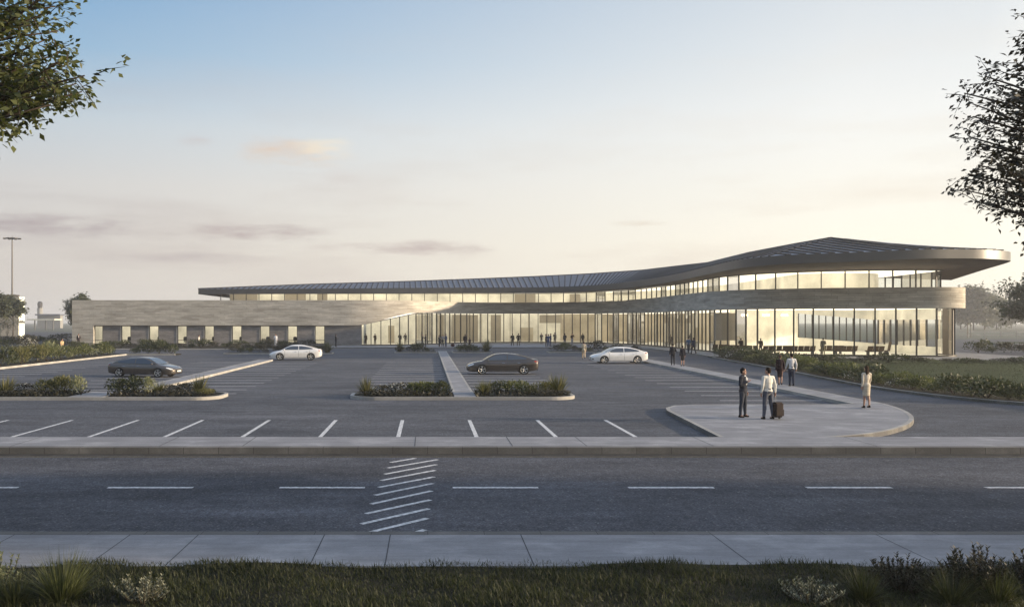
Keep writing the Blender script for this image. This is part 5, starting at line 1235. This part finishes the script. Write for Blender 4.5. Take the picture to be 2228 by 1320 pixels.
def cloth(col):
    if col not in CLOTH: CLOTH[col] = plain('cloth_' + str(len(CLOTH)), hexc(col), .85, var=.18, scale=9)
    return CLOTH[col]
SKIN = plain('skin', (.36, .20, .135), .55); HAIRS = plain('hair_dark', (.022, .015, .011), .55); SHOE = plain('shoe_leather', (.018, .015, .013), .4); EYE = plain('eye', (.03, .02, .015), .2)
ARCH = {}
def person(label, loc, rz, height, upper, lower, group=None, hair='#1c1512', shoe='#161413', bag='#2a1c16', **kw):
    key = tuple(sorted(kw.items()))
    if key not in ARCH: ARCH[key] = build_person_meshes(**kw)
    o = empty('person', loc, rz); tag(o, label, 'person', group); s = height / 1.76; o.scale = (s, s, s)
    mats = {'skin': SKIN, 'upper': cloth(upper), 'lower': cloth(lower), 'white_shirt': cloth('#cfcdc8'), 'shoe': cloth(shoe), 'hair': cloth(hair), 'eye': EYE, 'bag': cloth(bag)}
    for nm, me, mk in ARCH[key]:
        if nm == 'eyes': nm = 'eye_pair'
        if not me.materials: me.materials.append(mats[mk])
        c = link(nm, me, None, o); c.material_slots[0].link = 'OBJECT'; c.material_slots[0].material = mats[mk]
    return o
def gpz(px, py, z): p = gp(px, py, z); return (p[0], p[1], z)
person('man in dark grey suit standing with bent arms, talking to the man in white', gpz(1617, 907, .15), R(48), 1.78, '#2c2e36', '#3a3d45', legs='wide', armL='down', armR='chest', jacket=True, near=True, turn=.35)
person('man in white shirt and grey trousers seen from behind, holding a suitcase handle', gpz(1671, 911, .15), R(197), 1.83, '#c9c6bd', '#4d505a', legs='wide', armL='down', armR='handle', near=True, turn=.35, hair='#2a2019')
person('woman in dark maroon coat and skirt walking away beside a man in pale shirt', gpz(1697, 838, .15), R(172), 1.66, '#2b1d22', '#2a1b1e', female=True, garment='skirt', jacket=True, legs='cross', armL='swing', armR='down', near=True, hair='#4a382c', bag='#8a857c')
person('man in pale shirt and navy trousers walking away along the east footpath', gpz(1722, 840, .15), R(184), 1.77, '#c4c3c2', '#2e3342', legs='cross', armL='fwd', armR='swing', near=True, hair='#17110e')
def dress_woman():
    kw = dict(female=True, garment='dress', legs='cross', armL='swing', armR='fwd', near=True)
    kw['hair'] = 'long'; ARCHK = build_person_meshes(**kw)
    o = empty('person', gpz(1885, 888, .15), R(188)); tag(o, 'woman in fitted cream dress with long hair walking away on the plaza', 'person'); s = 1.70 / 1.76; o.scale = (s, s, s)
    mats = {'skin': SKIN, 'upper': cloth('#b8afa0'), 'lower': cloth('#b5ab99'), 'shoe': cloth('#161413'), 'hair': cloth('#3a2c20'), 'eye': EYE}
    for nm, me, mk in ARCHK: link({'eyes': 'eye_pair', 'skirt': 'dress_skirt', 'shirt': 'dress_top'}.get(nm, nm), me, mats[mk], o)
dress_woman()
# suitcase beside the man in white
o = empty('suitcase', gpz(1692, 911, .15), R(15)); tag(o, 'dark brown upright wheeled suitcase with raised handle beside the man in white', 'suitcase')
def softbox(x0, y0, z0, x1, y1, z1, vx=.012, g=.05):
    b = MB(); pts = [(x, y) for x in (x0 + g, x1 - g) for y in (y0 + g, y1 - g)]
    b.box(x0 + g, y0 + g, z0, x1 - g, y1 - g, z1); b.box(x0, y0 + g, z0 + g, x1, y1 - g, z1 - g); b.box(x0 + g, y0, z0 + g, x1 - g, y1, z1 - g)
    return remesh(b, vx, 6, 'softbox')
M['case'] = plain('suitcase_fabric', (.026, .018, .016), .7, var=.25, scale=8)
link('shell', softbox(-.19, -.13, .06, .19, .13, .60), M['case'], o)
b = MB(); b.box(-.15, -.155, .12, .15, -.128, .34); b.build('front_pocket', M['case'], o)
b = MB()
for x in (-.08, .08): b.tube([(x - .09, .09, .58), (x - .09, .11, 1.02)], .008, 6)
b.tube([(-.18, .11, 1.02), (0.0, .11, 1.02)], .013, 6); b.build('handle', M['chrome'], o)
for x in (-.14, .14): b = MB(); b.lathe([(.001, -.02), (.045, -.02), (.045, .02), (.001, .02)], (x, .1, .045), 'X', 14); b.build('wheel', M['tyre'], o)
# people farther off
FP = [((1464, 794, .15), 180, 1.72, '#20222a', '#23252d', dict(legs='stand', armL='down', armR='bent', jacket=True), 'man in dark suit standing on the east footpath, arm bent'),
 ((1485, 796, .15), 182, 1.60, '#22222a', '#1d1c20', dict(legs='stand', armL='down', armR='down', female=True, garment='skirt', jacket=True), 'woman in dark jacket and skirt with bare legs on the east footpath'),
 ((1498, 768, .1), 150, 1.80, '#2f5070', '#222a3a', dict(legs='walk', armL='down', armR='bent'), 'man in blue shirt leaning close to his companion by the glass wall'),
 ((1509, 770, .1), 200, 1.78, '#232a3e', '#20242f', dict(legs='walk', armL='swing', armR='fwd', jacket=True), 'man in navy jacket beside the man in blue shirt by the glass wall'),
 ((1270, 781, .0), 175, 1.70, '#b3a893', '#b09f86', dict(legs='walk', armL='bent', armR='down', female=True), 'woman in tan outfit walking across the lot near the eastern white sedan'),
 ((135, 770, .0), 60, 1.72, '#b59a78', '#3a352f', dict(legs='walk', armL='swing', armR='fwd'), 'man in tan top and dark trousers striding at the west edge strip'),
 ((171, 752, .1), 20, 1.75, '#31262a', '#2a2426', dict(legs='stand', armL='bent', armR='down', jacket=True), 'person in dark jacket standing before the stone pier of the wing'),
 ((433, 752, .1), 90, 1.55, '#d6d1c8', '#6a645c', dict(legs='stand', armL='down', armR='down', female=True), 'person in white top standing in the bed between two office windows'),
 ((600, 753, .1), 10, 1.75, '#c2c5cb', '#b6bac2', dict(legs='stand', armL='down', armR='bent'), 'person all in pale clothes standing behind the western white sedan'),
 ((731, 754, .1), 100, 1.75, '#15161a', '#17181c', dict(legs='stand', armL='bent', armR='bent', jacket=True), 'man dressed in black standing alone before the end of the brick wall'),
 ((870, 750, .1), 180, 1.75, '#2a2523', '#8d8578', dict(legs='stand', armL='bent', armR='down', jacket=True), 'man in dark jacket and pale trousers at the sloping glass of the hall'),
 ((882, 750, .1), 150, 1.78, '#35302c', '#7b756b', dict(legs='stand', armL='hip', armR='down'), 'man in brown shirt with arm akimbo at the sloping glass'),
 ((919, 753, .1), 90, 1.75, '#232026', '#39373c', dict(legs='stand', armL='down', armR='chest', jacket=True), 'man in black jacket in the pair facing each other at the first planter'),
 ((926, 753, .1), 262, 1.72, '#2b2229', '#262329', dict(legs='stand', armL='bent', armR='down', jacket=True), 'person in dark coat in the pair above the first planter'),
 ((956, 754, .1), 60, 1.62, '#26242a', '#232228', dict(legs='stand', armL='down', armR='bent', jacket=True), 'short person in dark clothes at the west end of a trio by the doorway'),
 ((963, 754, .1), 330, 1.72, '#8d8a88', '#3a3a40', dict(legs='stand', armL='bent', armR='bent'), 'person in grey shirt in the middle of the trio by the doorway'),
 ((970, 754, .1), 300, 1.80, '#44506a', '#4a5468', dict(legs='stand', armL='down', armR='bent'), 'tall man in blue grey at the east end of the trio by the doorway'),
 ((1012, 754, .1), 180, 1.78, '#2a2022', '#4a4642', dict(legs='stand', armL='down', armR='down', jacket=True), 'tall man in dark coat standing with a short person beside him'),
 ((1022, 755, .1), 180, 1.30, '#3a2f35', '#201d22', dict(legs='stand', armL='down', armR='down', female=True, garment='skirt'), 'short person in dark skirt next to the tall man in dark coat'),
 ((1115, 752, .1), 180, 1.78, '#2b2926', '#4a443c', dict(legs='wide', armL='bent', armR='down', jacket=True), 'man in dark jacket, west one of the pair behind the dark sedan'),
 ((1128, 752, .1), 170, 1.80, '#292726', '#554a40', dict(legs='wide', armL='hip', armR='hip', jacket=True), 'man with hands on hips, east one of the pair behind the dark sedan'),
 ((1178, 748, .1), 10, 1.72, '#4a4743', '#6c665c', dict(legs='stand', armL='bent', armR='bent'), 'person in grey brown shirt apart from the group at the bright glass'),
 ((1188, 754, .1), 80, 1.76, '#1d2230', '#222733', dict(legs='stand', armL='down', armR='chest', jacket=True), 'man in black suit at the west side of a tight group of three'),
 ((1193, 754, .1), 190, 1.76, '#243a63', '#2a3f66', dict(legs='stand', armL='down', armR='down'), 'man in blue in the middle of the tight group of three'),
 ((1198, 752, .1), 270, 1.80, '#20304f', '#263350', dict(legs='wide', armL='bent', armR='down', jacket=True), 'broad man in navy at the east side of the tight group'),
 ((1207, 748, .1), 190, 1.80, '#6b6458', '#5c564c', dict(legs='stand', armL='bent', armR='down'), 'man in khaki standing behind the tight group at the glass'),
 ((1229, 751, .1), 160, 1.76, '#2a2c33', '#545459', dict(legs='stand', armL='down', armR='bent', jacket=True), 'man in charcoal jacket and lighter trousers between two groups'),
 ((1245, 751, .1), 20, 1.78, '#3a2a2b', '#8b8b90', dict(legs='stand', armL='phone', armR='bent'), 'person in maroon top and pale trousers with one hand raised'),
 ((1268, 748, .1), 180, 1.70, '#2b2524', '#3a3230', dict(legs='stand', armL='down', armR='down', jacket=True), 'person in dark brown coat directly behind the woman in tan')]
for (px, py, z), rz, h, up, lo, kw, lab in FP:
    person(lab, gpz(px, py, z), R(rz), h, up, lo, 'people near the building' if py < 760 else None, **kw)
o = empty('handbag', gpz(985, 754, .1)); tag(o, 'dark red holdall standing on the pavement between the trio and tall man', 'bag')
M['redbag'] = plain('red_bag', (.06, .022, .02), .7, var=.2); link('holdall', softbox(-.28, -.18, .0, .28, .18, .42, .03, .1), M['redbag'], o); b = MB(); b.tube([(-.14, 0, .40), (-.1, 0, .56), (.1, 0, .56), (.14, 0, .40)], .02, 6); b.build('handle', M['redbag'], o)
# ------------------------------------------------------------------ lounge furniture seen through the glass
def bench(loc, rz, n, label, tall=False):
    o = empty('lounge_seat', loc, rz); tag(o, label, 'seat', 'lounge seats behind the glass'); w_ = .62
    for i in range(n):
        x = (i - (n - 1) / 2) * w_
        b = MB(); b.box(x - .29, -.26, .38, x + .29, .26, .47); b.build('seat', M['seat_in'], o)
        b = MB(); hh = 1.35 if tall else .92; b.add([(x - .28, .22, .46), (x + .28, .22, .46), (x + .28, .40, hh), (x - .28, .40, hh), (x - .28, .30, .46), (x + .28, .30, .46), (x + .28, .48, hh), (x - .28, .48, hh)], [(0, 1, 2, 3), (4, 7, 6, 5), (3, 2, 6, 7), (0, 3, 7, 4), (1, 5, 6, 2), (0, 4, 5, 1)]); b.build('backrest', M['seat_in'], o)
    b = MB(); b.box(-n * w_ / 2, -.05, .30, n * w_ / 2, .05, .38); b.build('beam', M['black'], o)
    for s in (-1, 1): b = MB(); b.box(s * (n * w_ / 2 - .25) - .04, -.25, 0, s * (n * w_ / 2 - .25) + .04, .25, .30); b.build('leg', M['black'], o)
    return o
for px, Y, n, rz, tall, lab in ((1568, 104, 3, 170, False, 'short row of brown seats behind the first wide lounge pane'), (1590, 101, 3, 20, False, 'angled brown seats before the dark lounge screen'), (1624, 100, 4, 165, False, 'row of four brown seats below the first bright wall light'),
     (1668, 98.5, 2, 190, False, 'pair of brown seats behind the lounge mullion'), (1700, 99, 4, 175, False, 'brown seat row under the third wall light'), (1740, 98, 5, 178, False, 'long brown seat row at the start of the sloping rear window'), (1808, 99.5, 4, 178, False, 'brown seats east of the grey standing figure'), (1838, 98, 4, 183, False, 'brown seat row in the middle of the lounge front'), (1902, 97, 3, 184, False, 'outer brown seat row near the empty lounge floor'), (1928, 97, 1, 265, True, 'single high backed brown armchair ending the seat rows')):
    bench((at(px, Y), Y, .14), R(rz), n, lab, tall)
person('grey figure standing inside the lounge behind the middle pane', (at(1791, 95.8), 95.8, .14), R(160), 1.78, '#6f6a60', '#77725f', None, legs='stand', armL='down', armR='bent', jacket=True)
for px, Y, lab in ((1612, 100.6, 'traveller in dark clothes among the first lounge seats'), (1655, 99.6, 'traveller in dark clothes standing by the second wall light'), (796, 139, 'dark figure behind the first narrow pane of the sloping glass'), (816, 139.5, 'dark figure behind the second narrow pane of the sloping glass'), (1614 - 155, 128, 'figure inside the tightly spaced glass of the inner corner')):
    person(lab, (at(px, Y), Y, .14), R(150), 1.68, '#3a2c22', '#33281f', 'figures inside the terminal', legs='stand', armL='bent', armR='down', jacket=True)
# office chairs behind the wing windows
def office_chair(loc, rz, label):
    o = empty('office_chair', loc, rz); tag(o, label, 'chair', 'chairs behind the office windows')
    link('backrest', softbox(-.30, .14, .62, .30, .26, 1.30, .03, .08), M['black'], o); link('seat', softbox(-.28, -.28, .46, .28, .24, .58, .03, .04), M['black'], o)
    b = MB(); b.tube([(0, 0, .08), (0, 0, .48)], .035, 8); b.build('post', M['black'], o)
    b = MB()
    for k in range(5): a = k * 2 * PI / 5; b.tube([(0, 0, .1), (math.cos(a) * .3, math.sin(a) * .3, .05)], .025, 6)
    b.build('base', M['black'], o); return o
proto = None
for i, x in enumerate(wx[1:8]):
    lab = 'black office chair seen through the %s office window' % ('second', 'third', 'fourth', 'fifth', 'sixth', 'seventh', 'eighth')[i]
    if proto is None: proto = office_chair((x + ww * .72, WY + .75, .12), 0, lab); c = proto
    else: c = copy_tree(proto); c['label'] = lab; c.location = (x + ww * .74, WY + .75, .12)
    c.rotation_euler[2] = random.Random(i).uniform(-.8, .8)
# ------------------------------------------------------------------ far west and far east
M['pale'] = plain('pale_wall', (.15, .15, .145), .8, var=.08, scale=.3, obj=False); M['far_wall_hazed'] = plain('far_wall_hazed', (.24, .24, .235), .85); M['glowpanel'] = mat_emit('lit_stair_window', (1.0, .93, .68), .9)  # far wall is paler: distance haze put into its colour
o = empty('office_block', (at(53, 206), 206, 0), R(23.6)); tag(o, 'pale flat roofed block with a lit vertical window strip behind the west trees', 'building'); hb_ = hz(644, 206)
b = MB(); b.box(-14, 0, 0, -1.13, 10, hb_); b.build('wall', M['pale'], o)
b = MB(); b.box(-1.128, .25, 0, 0, 9.5, hb_ - .2); b.build('lit_window_strip', M['glowpanel'], o)
for zz in (3.3, 6.2): b = MB(); b.box(-1.12, .15, zz, .05, .248, zz + .5); b.build('spandrel', M['pale'], o)
b = MB(); b.box(-14.1, -.1, hb_ + .002, -1.0, 10.1, hb_ + .25); b.build('roof_edge', M['mullion_brown'], o)
o = empty('light_mast', (at(26.5, 215), 215, 0)); tag(o, 'tall slim floodlight mast with a ring of lamps at the west edge', 'light mast'); hm = hz(518, 215)
b = MB(); b.tube([(0, 0, 0), (0, 0, hm)], [.22, .12], 10); b.build('mast', M['mullion'], o)
b = MB(); b.lathe([(.3, hm - .25), (1.5, hm - .15), (1.5, hm + .02), (.3, hm + .02)], n=20); b.build('lamp_ring', M['mullion'], o)
for k in range(8):
    a = k * PI / 4; b = MB(); b.rbox((1.75 * math.cos(a), 1.75 * math.sin(a), hm - .12), (.55, .42, .22), a); b.build('floodlight', M['mullion'], o)
b = MB(); b.tube([(0, 0, hm), (0, 0, hm + .5)], .04, 6); b.build('spike', M['mullion'], o)
o = empty('control_tower', (at(87, 620), 620, 0)); tag(o, 'far hazy airport control tower with a dark glazed cab', 'tower'); s = 620 / FOC
b = MB(); b.lathe([(6 * s, 0), (5.2 * s, hz(686, 620)), (6 * s, hz(670, 620)), (0.01, hz(670, 620))], n=12); b.build('shaft', M['far_wall_hazed'], o)
b = MB(); b.lathe([(4.4 * s, hz(669.9, 620)), (5.6 * s, hz(660, 620)), (3.6 * s, hz(656, 620)), (.01, hz(655, 620))], n=12); b.build('cab', M['mullion'], o)
o = empty('terminal_hall', (at(105, 520), 520, 0)); tag(o, 'far low hazy hall with flat dark roof edge below the control tower', 'building'); s = 520 / FOC
b = MB(); b.box(-24 * s, 0, 0, 26 * s, 4, hz(686, 520)); b.build('wall', M['far_wall_hazed'], o); b = MB(); b.box(-26 * s, -2, hz(686, 520) + .01, 28 * s, 5, hz(683, 520)); b.build('roof', M['roof'], o)
o = empty('hangar_canopy', (at(90, 400), 400, 0)); tag(o, 'far thin white canopy roof on posts in the western haze', 'canopy'); s = 400 / FOC
b = MB(); b.box(-32 * s, 0, hz(696.5, 400), 28 * s, 8, hz(693.5, 400)); b.build('roof', M['flower'], o)
for px in (-20, 4, 20): b = MB(); b.box(px * s, 2, 0, px * s + .4, 2.4, hz(696.5, 400) - .01); b.build('post', M['pale'], o)
o = empty('entrance_gate', (at(2105, 205), 205, 0)); tag(o, 'thin dark goalpost gate frame at the far end of the east service drive', 'gate')
b = MB(); hg = hz(702, 205); b.tube([(0, 0, 0), (0, 0, hg)], .09, 6); b.build('post', M['mullion'], o); b = MB(); b.tube([(.75, 0, 0), (.75, 0, hg)], .07, 6); b.build('post', M['mullion'], o); b = MB(); b.tube([(0, 0, hg), (.75, 0, hg)], .07, 6); b.build('crossbar', M['mullion'], o)
o = empty('rail_fence', (at(2170, 212), 212, 0)); tag(o, 'low pale rail fence crossing the hazy field east of the terminal', 'fence')
for zz in (.5, 1.3): b = MB(); b.box(-14, 0, zz, 20, .1, zz + .12); b.build('rail', M['kerb_plain'], o)
for k in range(10): b = MB(); b.box(-14 + k * 3.7, .1, 0, -13.85 + k * 3.7, .25, 1.5); b.build('post', M['kerb_plain'], o)
# ------------------------------------------------------------------ haze: one closed box of even air
m, nt, out = new_mat('haze_air'); pv = N(nt, 'ShaderNodeVolumePrincipled', Density=0.00045); pv.inputs['Color'].default_value = (.93, .94, .96, 1); pv.inputs['Anisotropy'].default_value = .25
L(nt, pv.outputs[0], out.inputs['Volume'])
hb = MB(); hb.box(-1700, -200, -1.1, 1700, 2700, 30); ho = hb.build('haze', m); ho['kind'] = 'stuff'
